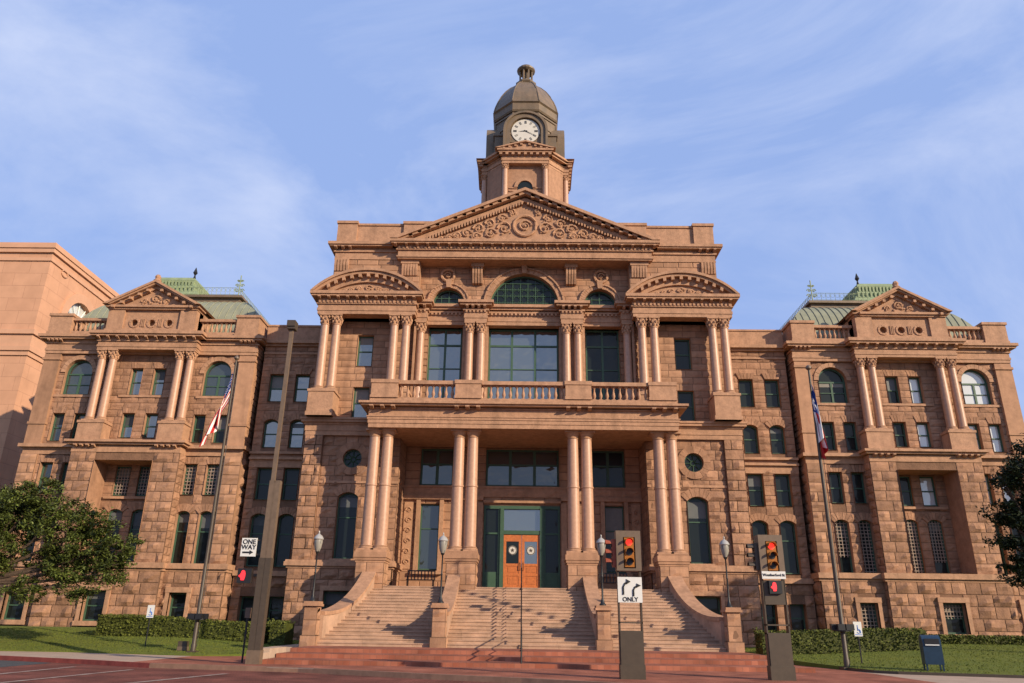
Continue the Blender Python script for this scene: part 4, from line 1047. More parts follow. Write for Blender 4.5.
for k in range(4):
    a = k * PI / 2; ca, sa = round(math.cos(a)), round(math.sin(a))
    def T(x, y): return (TX + x * ca - y * sa, TY + x * sa + y * ca)
    def tb(mb, x0, x1, y0, y1, z0, z1):
        p, q = T(x0, y0), T(x1, y1); mb.box(*sorted((p[0], q[0])), *sorted((p[1], q[1])), z0, z1)
    for d, z0, z1 in ((.0, 38.55, 38.8), (.05, 38.8, 39.05), (.0, 39.05, 39.3), (.3, 39.45, 39.6), (.42, 39.6, 39.8)): tb(m, -2.0 - d, 2.0 + d, -3.8 - d, -3, z0, z1)
    tb(m, -2.02, 2.02, -3.85, -3, 39.3, 39.45)
    n = 9
    for i in range(n): x = -2.1 + 4.2 * i / (n - 1); tb(m, x - .12, x + .12, -4.12, -3.75, 39.22, 39.42)
    for i in range(9): y = -3.7 + 0; 
    # little pediment
    tri = [(-2.45, 39.8), (2.45, 39.8), (0, 40.45)]
    v = [];
    for yy in (-4.1, -3.0):
        for x, z in tri: p = T(x, yy); v.append((p[0], p[1], z))
    m.add(v, [(0, 1, 2), (5, 4, 3), (0, 3, 4, 1), (1, 4, 5, 2), (2, 5, 3, 0)])
    for q in (-1, 1):
        for i in range(4): x = q * (.35 + i * .5); z = 40.42 - abs(x) * .26 - .12; tb(m, x - .1, x + .1, -4.24, -4.08, z - .12, z + .04)
    for dz, yy in ((.12, -4.3),):
        v = []
        for y_ in (yy, -3.0):
            for x, z in ((-2.6, 39.8), (0, 40.55), (2.6, 39.8), (2.2, 39.8), (0, 40.4), (-2.2, 39.8)): p = T(x, y_); v.append((p[0], p[1], z))
        m.add(v, [(0, 1, 4, 5), (1, 2, 3, 4), (6, 7, 10, 11), (7, 8, 9, 10), (0, 6, 7, 1), (1, 7, 8, 2), (5, 4, 10, 11), (4, 3, 9, 10), (2, 8, 9, 3), (0, 5, 11, 6)])
    b_ = MB(); tb(b_, -2.1, 2.1, -4.0, -3, 32.9, 33.5)
    part('porch_base', b_, M_shaft, TW)
    for q in (-1.72, 1.72):
        p = T(q, -3.55); column(TW, p[0], p[1], 33.5, 38.55, .26, .5, name='column')
    p = T(0, -3.79); aw = MB(); 
    pts = [(.62 * math.cos(t), 36.4 + .62 * math.sin(t)) for t in [i * PI / 10 for i in range(11)]] + [(-.62, 34.6), (.62, 34.6)]
    v = []
    for y_ in (-3.34, -3.28):
        for x, z in pts: pp = T(x, y_); v.append((pp[0], pp[1], z))
    L0 = len(pts); aw.add(v, [tuple(range(L0)), tuple(range(2 * L0 - 1, L0 - 1, -1))] + [(i, i + L0, (i + 1) % L0 + L0, (i + 1) % L0) for i in range(L0)])
    part('tower_window', aw, M_glass, TW)
    ar = MB()
    for i in range(9):
        t0, t1 = PI * i / 9, PI * (i + 1) / 9; v = []
        for y_ in (-3.45, -3.25):
            for rr, t in ((.64, t0), (.64, t1), (.92, t1), (.92, t0)): pp = T(rr * math.cos(t), y_); v.append((pp[0], pp[1], 36.4 + rr * math.sin(t)))
        ar.add(v, [(0, 1, 2, 3), (7, 6, 5, 4), (0, 4, 5, 1), (1, 5, 6, 2), (2, 6, 7, 3), (3, 7, 4, 0)])
    for z in (36.0, 36.3): tb(ar, -1.35, -.7, -3.38, -3.25, z, z + .1); tb(ar, .7, 1.35, -3.38, -3.25, z, z + .1)
    part('archivolt', ar, M_smooth, TW)
part('tower_entablature', m, M_smooth, TW)
# copper stage, clock, dome
m = MB(); orth(m, 3.05, 39.8, 42.0, .5); orth(m, 3.15, 41.9, 42.1, .5)
for a in range(4):
    t = PI / 4 + a * PI / 2; x, y = 2.28 * math.copysign(1, math.cos(t)), 2.28 * math.copysign(1, math.sin(t))
    m.box(x - .45, x + .45, TY + y - .45, TY + y + .45, 39.8, 42.0); m.box(x - .56, x + .56, TY + y - .56, TY + y + .56, 42.0, 42.18); m.box(x - .3, x + .3, TY + y - .3, TY + y + .3, 42.18, 42.35)
for (r, a, b) in ((3.12, 39.8, 40.05), (3.1, 41.0, 41.12), (2.9, 42.1, 42.3), (2.82, 43.2, 43.32), (2.84, 44.3, 44.45)): orth(m, r, a, b, .414 if a > 42 else .5)
for k in range(8):
    a = PI / 8 + k * PI / 4; rr = 2.75 / math.cos(PI / 8); m.tube([(TX + rr * math.cos(a), TY + rr * math.sin(a), 42.2), (TX + rr * math.cos(a), TY + rr * math.sin(a), 44.5)], .1, 6)
part('copper_stage', m, M_copper, TW)
m = MB(); dz = 42.0
orth(m, 2.75, dz, 44.6)
part('dome_drum', m, M_copper, TW)
m = MB(); prof = [(2.86, 44.6), (2.95, 44.75), (2.86, 44.85), (2.86, 45.5), (3.0, 45.62), (2.9, 45.75), (2.78, 46.3), (2.55, 47.0), (2.25, 47.7), (1.85, 48.4), (1.4, 48.95), (1.0, 49.3), (.85, 49.45), (.95, 49.6), (.95, 49.72)]
m.lathe([(r / math.cos(PI / 8), z) for r, z in prof], TX, TY, 8, PI / 8)
for k in range(8):
    a = PI / 8 + k * PI / 4
    m.tube([(TX + r / math.cos(PI / 8) * math.cos(a), TY + r / math.cos(PI / 8) * math.sin(a), z) for r, z in prof[5:13]], .07, 5)
part('dome', m, M_copper, TW)
m = MB(); m.lathe([(.8, 49.72), (.8, 49.95), (.35, 49.95), (.35, 51.2)], TX, TY, 12)
for k in range(8): a = k * PI / 4 + PI / 8; m.tube([(TX + .6 * math.cos(a), TY + .6 * math.sin(a), 49.9), (TX + .6 * math.cos(a), TY + .6 * math.sin(a), 51.3)], .09, 6)
m.lathe([(.7, 51.15), (.86, 51.3), (.88, 51.45), (.78, 51.55), (.66, 51.7), (.4, 51.88), (.12, 51.98)], TX, TY, 16)
part('lantern', m, M_copper, TW)
for k in range(4):
    a = k * PI / 2; ca, sa = round(math.cos(a)), round(math.sin(a))
    def T(x, y): return (TX + x * ca - y * sa, TY + x * sa + y * ca)
    def ext(mb, pts, y0, y1, r=None):
        v = []
        for y_ in (y0, y1):
            for x, z in pts: p = T(x, y_); v.append((p[0], p[1], z))
        n = len(pts); mb.add(v, [tuple(range(n)), tuple(range(2 * n - 1, n - 1, -1))] + [(i, i + n, (i + 1) % n + n, (i + 1) % n) for i in range(n)], r)
    cz = 42.25
    m = MB(); n = 16
    for (ro, ri, y0) in ((1.75, 1.35, -3.35), (1.95, 1.75, -3.5)):
        for i in range(n):
            t0, t1 = PI * i / n, PI * (i + 1) / n
            ext(m, [(ri * math.cos(t0), cz + ri * math.sin(t0)), (ro * math.cos(t0), cz + ro * math.sin(t0)), (ro * math.cos(t1), cz + ro * math.sin(t1)), (ri * math.cos(t1), cz + ri * math.sin(t1))], y0, -2.3)
        for q in (-1, 1): ext(m, [(q * ri, 39.8), (q * ro, 39.8), (q * ro, cz), (q * ri, cz)], y0, -2.3)
    ext(m, [(-1.4, 39.8), (1.4, 39.8), (1.4, 42.3), (-1.4, 42.3)], -3.1, -2.3); ext(m, [(1.4 * math.cos(i * PI / 12), cz + 1.4 * math.sin(i * PI / 12)) for i in range(13)], -3.09, -2.3)
    CS = part('clock_surround', m, M_copper, TW) 
    m = MB(); ext(m, [(1.24 * math.cos(i * PI / 20), cz + 1.24 * math.sin(i * PI / 20)) for i in range(40)], -3.17, -3.11); part('clock_face', m, M_clock, TW)
    m = MB()
    for i in range(12):
        t = i * PI / 6; c_, s_ = math.cos(t), math.sin(t)
        for off in ((-.05, .05) if i % 3 else (-.07, 0, .07)):
            ext(m, [(c_ * .78 - s_ * (off - .018), cz + s_ * .78 + c_ * (off - .018)), (c_ * 1.08 - s_ * (off - .018), cz + s_ * 1.08 + c_ * (off - .018)), (c_ * 1.08 - s_ * (off + .018), cz + s_ * 1.08 + c_ * (off + .018)), (c_ * .78 - s_ * (off + .018), cz + s_ * .78 + c_ * (off + .018))], -3.19, -3.17)
    for ang, ln, wd in ((math.radians(180 + 4), .62, .05), (math.radians(-28), .95, .035)):
        c_, s_ = math.cos(ang), math.sin(ang)
        ext(m, [(-s_ * wd - c_ * .15, cz + c_ * wd - s_ * .15), (c_ * ln, cz + s_ * ln), (s_ * wd - c_ * .15, cz - c_ * wd - s_ * .15)], -3.22, -3.2)
    part('clock_hands', m, M_black, TW)

# ================================================================== STAIRCASE
ST = thing('entrance_staircase', 'wide tan stone staircase with curved cheek walls climbing to the courthouse portico', 'staircase')
m = MB(); NS = 18; zb, zt, yb, yt = .57, 3.4, -9.5, -2.6; rise = (zt - zb) / NS; tread = (yt - yb) / (NS - 1)
for i in range(NS):
    y = yb + i * tread; z = zb + i * rise; x = -9.0
    while x < 9.0:
        w = random.uniform(1.3, 2.6); e = min(9.0, x + w); e = 9.0 if 9.0 - e < .6 else e
        m.box(x + .002, e - .002, y, y + tread + .12 if i < NS - 1 else -2.4, zb - .1 if i == 0 else z - .1, z + rise - .045)
        m.box(x + .002, e - .002, y - .03, y + tread + .1 if i < NS - 1 else -2.4, z + rise - .045, z + rise); x = e
m.box(-8.9, 8.9, -6, -2.4, .1, 1.9); m.box(-8.9, 8.9, -4, -2.4, .1, 2.8)
part('steps', m, M_step, ST)
def cheek(pts, wdt, name='cheek_wall'):
    """pts: (x, y, ztop) path; wall with coping"""
    m = MB(); c = MB()
    for a, b in zip(pts, pts[1:]):
        for mb, w, o0, o1 in ((m, wdt / 2 - .05, None, -.16), (c, wdt / 2, -.16, 0)):
            z0a = .3 if o0 is None else a[2] + o0; z0b = .3 if o0 is None else b[2] + o0
            v = [(a[0] - w, a[1], z0a), (a[0] + w, a[1], z0a), (b[0] + w, b[1], z0b), (b[0] - w, b[1], z0b), (a[0] - w, a[1], a[2] + o1), (a[0] + w, a[1], a[2] + o1), (b[0] + w, b[1], b[2] + o1), (b[0] - w, b[1], b[2] + o1)]
            mb.add(v, [(0, 1, 5, 4), (3, 7, 6, 2), (0, 4, 7, 3), (1, 2, 6, 5), (4, 5, 6, 7)], .5)
    o = part(name, m, M_step, ST); part('coping', c, M_smooth, o)
for s in (-1, 1):
    pts = [(s * 3.62, lerp(-2.7, -9.0, i / 14), 2.05 + 1.95 * (1 - i / 14) ** 1.8) for i in range(15)]; cheek(pts, .7)
    pts = [(s * lerp(8.2, 9.2, (i / 14) ** 1.3), lerp(-2.7, -9.0, i / 14), 2.0 + 2.1 * (1 - i / 14) ** 2.1) for i in range(15)]; cheek(pts, .75)
    for xx, ww in ((3.62, .3), (9.3, .3)):
        m = MB(); cx = s * xx
        for i, (a, b) in enumerate(((.3, .98), (.98, 1.62), (1.62, 2.2))):
            q = ww + (.06 if i == 0 else 0)
            for fx in range(1): pass
            m.box(cx - q + .03, cx + q - .03, -9.72 + .03, -9.0, a, b - .02, .4)
            wall(m, cx - q, cx + q, a, b, -9.7 - (.05 if i == 0 else 0), course=.7, relief=.05, rough=.05, bw=(1, 1.2))
            for sx in (-1, 1): wall(m, -9.7, -9.0, a, b, 0, tf=(lambda u, d, z, sx=sx, q=q, cx=cx: (cx + sx * (q + d - .03), u, z)), course=.7, relief=.05, rough=.05, bw=(1, 1.2))
        m.box(cx - ww - .07, cx + ww + .07, -9.82, -8.92, 2.2, 2.3); m.box(cx - ww - .03, cx + ww + .03, -9.78, -8.96, 2.3, 2.4)
        part('lamp_pedestal', m, M_ash, ST)
m = MB()
for s in (-1, 1):
    x0, x1 = sorted((s * 9.6, s * 10.4)) if s < 0 else (9.6, 9.9)
    m.box(x0, x1, -10.2, -8, .15, .75) if 0 else None
# stone block at the end of the brick steps
STN = MB(); STN.box(-9.75, -9.2, -15.3, -13.2, .13, .62); STN.box(-9.7, -9.2, -16.2, -15.32, .13, .5)
tag(part('stone_block', STN, M_conc, None), 'low pale stone block at the left end of the red brick steps', 'stone block')
# handrail in the middle of the stair
H = thing('stair_handrail', 'thin dark metal handrail up the middle of the stone staircase', 'handrail', (0, 0, 0))
pp = [(0, -16.3, .15), (0, -16.3, 1.25)] ; r_ = MB()
r_.tube([(0, -16.3, 1.2), (0, -12.8, 1.45), (0, -9.6, 1.55), (0, -2.7, 4.4), (0, -2.2, 4.42)], .03, 8); r_.tube([(0, -16.3, .85), (0, -12.8, 1.1), (0, -9.6, 1.2), (0, -2.7, 4.0)], .018, 6); part('rail', r_, M_black, H)
for (y, z0, z1) in ((-16.3, .15, 1.2), (-12.7, .57, 1.45), (-9.6, .57, 1.55), (-6.2, 1.9, 2.95), (-2.65, 3.3, 4.4)):
    r_ = MB(); r_.tube([(0, y, z0), (0, y, z1)], .03, 8); r_.lathe([(.07, z0), (.07, z0 + .03), (.035, z0 + .05)], 0, y, 10); part('post', r_, M_black, H)

# ================================================================== LAMPS on the pedestals
def lamp(x, y, z, label):
    t = thing('street_lamp', label, 'lamp', (x, y, z), 'lamps on the staircase pedestals')
    p = MB(); p.lathe([(.15, 0), (.15, .06), (.1, .1), (.075, .22), (.045, .3), (.038, 1.2), (.05, 1.24), (.036, 1.28), (.034, 2.05), (.07, 2.1), (.1, 2.16)], 0, 0, 12)
    part('pole', p, M_black, t, True)
    p = MB(); p.lathe([(.09, 2.16), (.16, 2.34), (.2, 2.6), (.19, 2.7)], 0, 0, 14); part('globe', p, M_lamp, t, True)
    p = MB(); p.lathe([(.21, 2.68), (.235, 2.72), (.22, 2.76), (.16, 2.86), (.06, 2.93), (.025, 2.97), (.04, 3.02), (.012, 3.09)], 0, 0, 14); part('cap', p, M_capm, t, True)
    p = MB()
    for k in range(4): a = k * PI / 2 + PI / 4; p.tube([(.1 * math.cos(a), .1 * math.sin(a), 2.16), (.21 * math.cos(a), .21 * math.sin(a), 2.68)], .012, 4)
    part('cage', p, M_black, t); return t
lamp(-9.36, -9.35, 2.4, 'black globe lamp on the far left outer pedestal of the stair')
lamp(-3.62, -9.35, 2.4, 'black globe lamp on the inner pedestal left of the central flight')
lamp(3.62, -9.35, 2.4, 'black globe lamp on the inner pedestal right of the central flight, beside the ONLY sign')
lamp(9.24, -9.35, 2.4, 'black globe lamp on the far right outer pedestal of the stair')

# ================================================================== BENCHES on the porch
def bench(x, label):
    t = thing('bench', label, 'bench', (x, -.4, 3.4), 'dark benches on the porch')
    m = MB()
    for i in range(4): m.box(-.8, .8, -.25 + i * .13, -.15 + i * .13, .42, .45)
    part('seat', m, M_black, t); m = MB()
    for i in range(9): m.box(-.78 + i * .19, -.72 + i * .19, .24, .27, .45, .92)
    m.box(-.8, .8, .22, .28, .9, .97); part('backrest', m, M_black, t)
    for q in (-.75, .7): m = MB(); m.box(q, q + .05, -.25, .26, .0, .42); m.box(q, q + .05, -.25, .25, .62, .66); m.box(q, q + .05, -.25, -.2, .42, .62); part('leg', m, M_black, t)
bench(-5.7, 'dark metal bench on the porch between the two left column pairs')
bench(5.2, 'dark metal bench on the porch between the two right column pairs')

# ================================================================== SIGNAL PYLONS
def signal_head(parent, x, y, z, sc_=1., side=0, housing=M_orange):
    """three-lens head facing the camera (side=0) or facing left (-1)"""
    m = MB(); h = .3 * sc_; w = .15 * sc_
    if side == 0: m.box(x - w, x + w, y - .12, y, z - 3 * h / 2, z + 3 * h / 2)
    else: m.box(x - .04, x + .08, y - w, y + w, z - 3 * h / 2, z + 3 * h / 2)
    o = part('signal_head', m, housing, parent)
    for i in range(3):
        zz = z + h * (1 - i); l = MB(); v = MB(); n = 12
        if side == 0:
            l.prismY([(x + .105 * sc_ * math.cos(k * PI / 6), zz + .105 * sc_ * math.sin(k * PI / 6)) for k in range(12)], y - .135, y - .12)
            for k in range(7):
                a0, a1 = PI * k / 7, PI * (k + 1) / 7; r0, r1 = .12 * sc_, .135 * sc_
                v.prismY([(x + r0 * math.cos(a0), zz + r0 * math.sin(a0)), (x + r1 * math.cos(a0), zz + r1 * math.sin(a0)), (x + r1 * math.cos(a1), zz + r1 * math.sin(a1)), (x + r0 * math.cos(a1), zz + r0 * math.sin(a1))], y - .3, y - .12)
        else:
            l.prismX([(y + .105 * sc_ * math.cos(k * PI / 6), zz + .105 * sc_ * math.sin(k * PI / 6)) for k in range(12)], x - .06, x - .04)
            for k in range(7):
                a0, a1 = PI * k / 7, PI * (k + 1) / 7; r0, r1 = .12 * sc_, .135 * sc_
                v.prismX([(y + r0 * math.cos(a0), zz + r0 * math.sin(a0)), (y + r1 * math.cos(a0), zz + r1 * math.sin(a0)), (y + r1 * math.cos(a1), zz + r1 * math.sin(a1)), (y + r0 * math.cos(a1), zz + r0 * math.sin(a1))], x - .24, x - .04)
        part('lens', l, M_redlit if (i == 0 and side == 0) else M_black, o); part('visor', v, housing, o)
def hand(parent, x, y, z, s_=1.):
    m = MB(); m.box(x - .2 * s_, x + .2 * s_, y - .1, y + .1, z - .2 * s_, z + .2 * s_); o = part('walk_signal', m, M_black, parent)
    l = MB(); q = .62 * s_; pts = [(-.07, -.2), (.07, -.2), (.11, -.05), (.11, .08), (.085, .2), (.05, .22), (.02, .24), (-.02, .24), (-.06, .22), (-.09, .14), (-.12, .05), (-.18, .02), (-.19, -.03), (-.1, -.09)]
    l.prismY([(x - .04 * s_ + a * q, z + b * q) for a, b in pts], y - .115, y - .1); part('red_hand', l, M_redhand, o)
def pylon(x, y, label, kind):
    t = thing('traffic_signal', label, 'traffic signal', (x, y, .15))
    m = MB(); m.box(-.36, .36, -.18, .18, 0, .38); m.box(-.33, .33, -.16, .16, .38, 1.28); part('base', m, M_brown, t)
    m = MB()
    for q in (-.35, .31): m.box(q, q + .04, -.12, .12, .38, 3.1)
    m.box(-.35, .35, -.12, .12, 1.5, 1.54); m.box(-.35, .35, -.13, .13, 1.26, 1.3); part('frame', m, M_brown, t)
    m = MB(); yb = -.2
    # head box built round a recess
    m.box(-.37, .37, -.02, .2, 2.98, 4.15); m.box(-.37, -.16, yb, -.02, 2.98, 4.15); m.box(.2, .37, yb, -.02, 2.98, 4.15); m.box(-.16, .2, yb, -.02, 3.96, 4.15); m.box(-.16, .2, yb, -.02, 2.98, 3.05)
    part('head_box', m, M_tan, t)
    signal_head(t, .02, -.06, 3.52, .96, 0)
    signal_head(t, -.44, .02, 3.5, .9, -1, M_rusty if kind == 'only' else M_brown)
    return t
T1 = pylon(3.2, -21.2, 'brown signal pylon with a white double turn arrow ONLY sign, in front of the stairs', 'only')
m = MB(); m.box(-.36, .36, -.17, -.15, 2.08, 2.8); SG = part('sign_plate', m, M_white, T1)
a_ = MB()
for x, z, k in ((-.2, 2.3, 1.), (.1, 2.26, .82)):
    a_.tube([(x, -.18, z), (x, -.18, z + .22 * k), (x + .04, -.18, z + .3 * k), (x + .12, -.18, z + .35 * k)], .028, 4); a_.prismY([(x + .1, z + .29 * k), (x + .23, z + .37 * k), (x + .1, z + .44 * k)], -.19, -.17)
part('turn_arrows', a_, M_black, SG); text_mesh('ONLY', .17, M_black, SG, (0, -.175, 2.165))
T2 = pylon(7.68, -20.6, 'brown signal pylon with street name plate and lit red hand, right of the steps', 'name')
m = MB(); m.box(-.36, .36, -.22, -.2, 2.84, 3.06); SG = part('name_plate', m, M_white, T2); text_mesh('Weatherford St', .105, M_black, SG, (0, -.225, 2.95))
m = MB(); m.box(-.33, .33, -.12, .12, 2.1, 2.8); part('frame_box', m, M_brown, T2)
hand(T2, 0.02, -.12, 2.6, .95)
# tall mast column on the left with ONE WAY sign and red hand
T = thing('signal_mast', 'tall square brown mast with ONE WAY sign and red hand signal, left of the stairs', 'signal mast', (-9.3, -16.6, .15))
m = MB(); m.box(-.24, .24, -.18, .18, 0, .45); m.box(-.2, -.015, -.13, .13, .45, 6.35); m.box(.015, .2, -.13, .13, .45, 6.35); m.box(-.02, .02, -.13, .13, .45, 6.3); part('column', m, M_tan, T)
m = MB(); m.box(-.18, -.04, -.07, .07, 6.35, 12.6); part('pole', m, M_tan, T)
m = MB(); m.box(-.22, -.015, -.16, .16, .45, 3.55); m.box(.015, .22, -.16, .16, .45, 3.55); m.box(-.02, .02, -.15, .15, .45, 3.5); part('lower_shade_sleeve', m, M_brown, T)  # added sleeve: shade on the lower mast put into its darker brown
m = MB(); m.box(-.27, .06, -.25, .18, 12.55, 12.8); m.box(-.26, .06, -.2, .15, 12.45, 12.55); part('luminaire', m, M_brown, T)
m = MB(); m.box(-.97, -.41, -.03, .0, 3.6, 4.25); SG = part('sign_plate', m, M_white, T)
text_mesh('ONE', .23, M_black, SG, (-.69, -.035, 4.11)); text_mesh('WAY', .23, M_black, SG, (-.69, -.035, 3.92))
m = MB(); m.prismY([(-.9, 3.71), (-.64, 3.71), (-.64, 3.66), (-.5, 3.74), (-.64, 3.82), (-.64, 3.77), (-.9, 3.77)], -.04, -.03); part('arrow', m, M_black, SG)
m = MB(); m.box(-.4, -.25, -.03, .03, 2.9, 3.0); m.box(-.45, -.2, -.02, .02, 3.65, 3.7); m.box(-.45, -.2, -.02, .02, 4.15, 4.2); part('bracket', m, M_brown, T)
hand(T, -.68, -.05, 2.92, 1.25)

# ================================================================== FLAGPOLES AND FLAGS
def flagpole(x, y, z, h, label):
    t = thing('flagpole', label, 'flagpole', (x, y, z))
    m = MB(); m.lathe([(.11, 0), (.11, .3), (.09, .35), (.08, h * .4), (.045, h), (.04, h)], 0, 0, 10); m.box(-.2, .2, -.2, .2, -.1, .05); part('pole', m, M_brown, t, True)
    m = MB(); m.lathe([(.03, h), (.12, h + .08), (.12, h + .16), (.03, h + .25)], 0, 0, 10); part('ball', m, M_tan, t, True)
    m = MB(); m.lathe([(.12, 1.28), (.34, 1.3), (.34, 1.36), (.12, 1.38)], 0, 0, 12)
    for k in range(6): a = k * PI / 3; m.box(.3 * math.cos(a) - .13, .3 * math.cos(a) + .13, .3 * math.sin(a) - .1, .3 * math.sin(a) + .1, 1.34, 1.56)
    part('floodlight_ring', m, M_black, t); 
    m = MB(); m.tube([(.13, 0, .2), (.14, 0, h - .2)], .012, 4); part('halyard', m, M_black, t); return t
flagpole(-14.1, -10.1, .25, 13.25, 'tall flagpole on the left lawn carrying the striped flag')
flagpole(12.22, -14.1, .2, 11.75, 'tall flagpole on the right lawn carrying the lone star flag')
def flag(name, label, x, y, ztop, fn, nu, nv, colfn, mats, zfn, cat='flag'):
    m = MB(); vs = []; th = .012
    for side in (0, 1):
        for i in range(nu + 1):
            for j in range(nv + 1): p = fn(i / nu, j / nv); vs.append((p[0], p[1] + side * th, p[2]))
    n1 = (nu + 1) * (nv + 1)
    for i in range(nu):
        for j in range(nv):
            a = i * (nv + 1) + j; m.mi = colfn((i + .5) / nu, (j + .5) / nv)
            m.f += [(a, a + nv + 1, a + nv + 2, a + 1), (n1 + a, n1 + a + 1, n1 + a + nv + 2, n1 + a + nv + 1)]; m.r += [.5, .5]; m.m += [m.mi, m.mi]
    m.v = vs
    m.g = [0] * len(m.f); o = part(name, m, mats, None, True); tag(o, label, cat); return o
# US flag: v = along the fly, u = across (0 top hoist .. 1 bottom); hangs down and a little to the left
def usf(u, v):
    # hoist edge runs 1.9 m down the pole; fly hangs down-left in folds
    x = -14.18 - v * .28 - .55 * v * (0.3 + .7 * u) - .25 * u * min(1, v * 3) - .09 * math.sin(u * 9 + v * 3) * v ; y = -10.1 - .16 * math.sin(u * PI * 4 + v * 2) * (v ** .5) * 1
    z = 12.95 - u * 1.6 * (1 - .3 * v) - v * 2.75 - .13 * math.sin(v * 6)
    return (x + .35 * (1 - u) * v * .3, y, z)
def uscol(u, v):
    if u < .54 and v < .4:
        return 1 if (int(u * 40) % 3 == 1 and int(v * 60) % 3 == 1) else 2
    return 0 if int(u * 13) % 2 == 0 else 1
flag('flag', 'limp red and white striped flag hanging on the left flagpole', 0, 0, 0, usf, 52, 60, uscol, [M_flr, M_flw, M_flb], None)
def txf(u, v):
    x = 12.2 + .1 * v + .18 * math.sin(u * PI * 3 + v * 2.5) * (.4 + v * .6) * .6 + .12 * u * v; y = -14.22 - .2 * math.sin(u * PI * 4 + v) * (v ** .5)
    return (x, y, 11.3 - u * .9 - v * 2.35)
def txcol(u, v):
    if v < .33:
        du, dv = (u - .5), (v - .165) * 1.5; a = math.atan2(du, dv); r = math.hypot(du, dv)
        return 1 if r < .2 * (.6 + .4 * math.cos(5 * a)) else 2
    return 1 if u < .5 else 0
flag('flag', 'limp lone star flag in red, white and blue on the right flagpole', 0, 0, 0, txf, 36, 44, txcol, [M_flr, M_flw, M_flb], None)

# ================================================================== SIGNS, MAILBOX, POST, FLOODLIGHT
def dsign(x, y, z, h, label, sk=0):
    t = thing('parking_sign', label, 'parking sign', (x, y, z), rz=sk)
    m = MB(); m.tube([(0, 0, 0), (0, 0, h)], .028, 6); part('post', m, M_black, t)
    m = MB(); m.box(-.16, .16, -.05, -.03, h - .55, h); P_ = part('sign_plate', m, M_white, t)
    m = MB(); m.tube([(.015 + .075 * math.cos(a), -.055, h - .36 + .075 * math.sin(a)) for a in [-2.6 + i * .45 for i in range(11)]], .014, 4)
    m.tube([(-.01, -.055, h - .2), (-.01, -.055, h - .33), (.06, -.055, h - .33), (.08, -.055, h - .42), (.11, -.055, h - .42)], .016, 4); m.blob((-.01, -.055, h - .16), .028, .01, .028); m.box(-.13, .13, -.056, -.05, h - .5, h - .475)
    part('wheelchair_symbol', m, M_signblue, P_)
dsign(-17.05, -8.25, lawnz(-17.05, -8.25), 1.75, 'white parking sign with a wheelchair symbol on the left lawn before the long hedge')
dsign(13.5, -12.4, lawnz(13.5, -12.4) , 1.55, 'white parking sign with a wheelchair symbol on the right lawn beside the flagpole')
t = thing('mailbox', 'dark blue street mailbox with rounded top on the right lawn edge', 'mailbox', (14.7, -15.6, lawnz(14.7, -15.6)), rz=-.25)
t.scale = (.84, .84, .95)
m = MB(); pr_ = [(-.33, .22), (.33, .22), (.33, .95)] + [(.33 * math.cos(a), .95 + .3 * math.sin(a)) for a in [i * PI / 10 for i in range(1, 10)]] + [(-.33, .95)]
m.prismX(pr_, -.36, .36); part('body', m, M_blue, t)
m = MB(); m.box(-.28, .28, -.36, -.3, .9, 1.12); part('pull_door', m, M_black, t); m = MB(); m.box(-.27, .27, -.385, -.36, .88, .92); part('handle', m, M_white, t)
for a in (-.34, .28):
    for b in (-.3, .24): m = MB(); m.box(a, a + .06, b, b + .06, 0, .24); part('leg', m, M_blue, t)
t = thing('meter_post', 'dark narrow post standing at the kerb left of the signal mast', 'post', (-9.95, -15.9, .15))
m = MB(); m.tube([(0, 0, 0), (0, 0, 1.5)], .035, 8); part('post', m, M_black, t); m = MB(); m.box(-.09, .09, -.07, .07, 1.5, 1.85); part('head', m, M_tan, t)
t = thing('ground_floodlight', 'small ground floodlight on the left lawn beside the flagpole', 'floodlight', (-14.75, -9.6, lawnz(-14.75, -9.6)))
m = MB(); m.box(-.2, .2, -.15, .15, 0, .16); part('base', m, M_tan, t); m = MB(); m.box(-.2, .18, -.12, .14, .16, .38); part('lamp_head', m, M_brown, t)

# ================================================================== HEDGES
def hedge(x0, x1, y0, y1, zf, h, label, dens=520):
    m = MB(); core = []
    n = max(2, int((x1 - x0) / .6))
    for i in range(n):
        a, b = lerp(x0, x1, i / n), lerp(x0, x1, (i + 1) / n); z = zf((a + b) / 2, (y0 + y1) / 2)
        m.box(a + .0, b, y0 + .08, y1 - .08, z - .2, z + h - .08, .1)
    for k in range(int((x1 - x0) * dens)):
        x = random.uniform(x0, x1); f = random.random(); base = zf(x, (y0 + y1) / 2)
        if f < .5: y, z = y0 + random.uniform(-.04, .1), base + random.uniform(-.1, h)
        elif f < .9: y, z = random.uniform(y0, y1), base + h + random.uniform(-.1, .05)
        else: y, z = random.uniform(y0, y1), base + random.uniform(0, h); x = random.choice((x0, x1)) + random.uniform(-.06, .06)
        s_ = random.uniform(.03, .07); a, b = random.uniform(0, 2 * PI), random.uniform(-1, 1)
        u = Vector((math.cos(a), math.sin(a) * .7, b)).normalized() * s_; v = u.cross(Vector((random.uniform(-1, 1), random.uniform(-1, 1), random.uniform(-1, 1)))).normalized() * s_ * .7; c = Vector((x, y, z))
        m.add([c - u, c + v, c + u, c - v], [(0, 1, 2, 3)])
    return tag(part('hedge', m, M_hedge, None), label, 'hedge')
hedge(-21.4, -12.9, -4.6, -3.1, lambda x, y: lerp(.78, .5, sst((x + 20) / 7)), .92, 'long trimmed hedge on the left lawn behind the flagpole')
hedge(-12.5, -11.7, -5.0, -3.4, lambda x, y: .42, 1.1, 'short trimmed hedge block just left of the signal mast')
hedge(11.3, 19.0, -6.9, -5.6, lambda x, y: lerp(.45, .68, sst((x - 11) / 8)), .95, 'trimmed yellow-green hedge on the right lawn behind the flagpole')
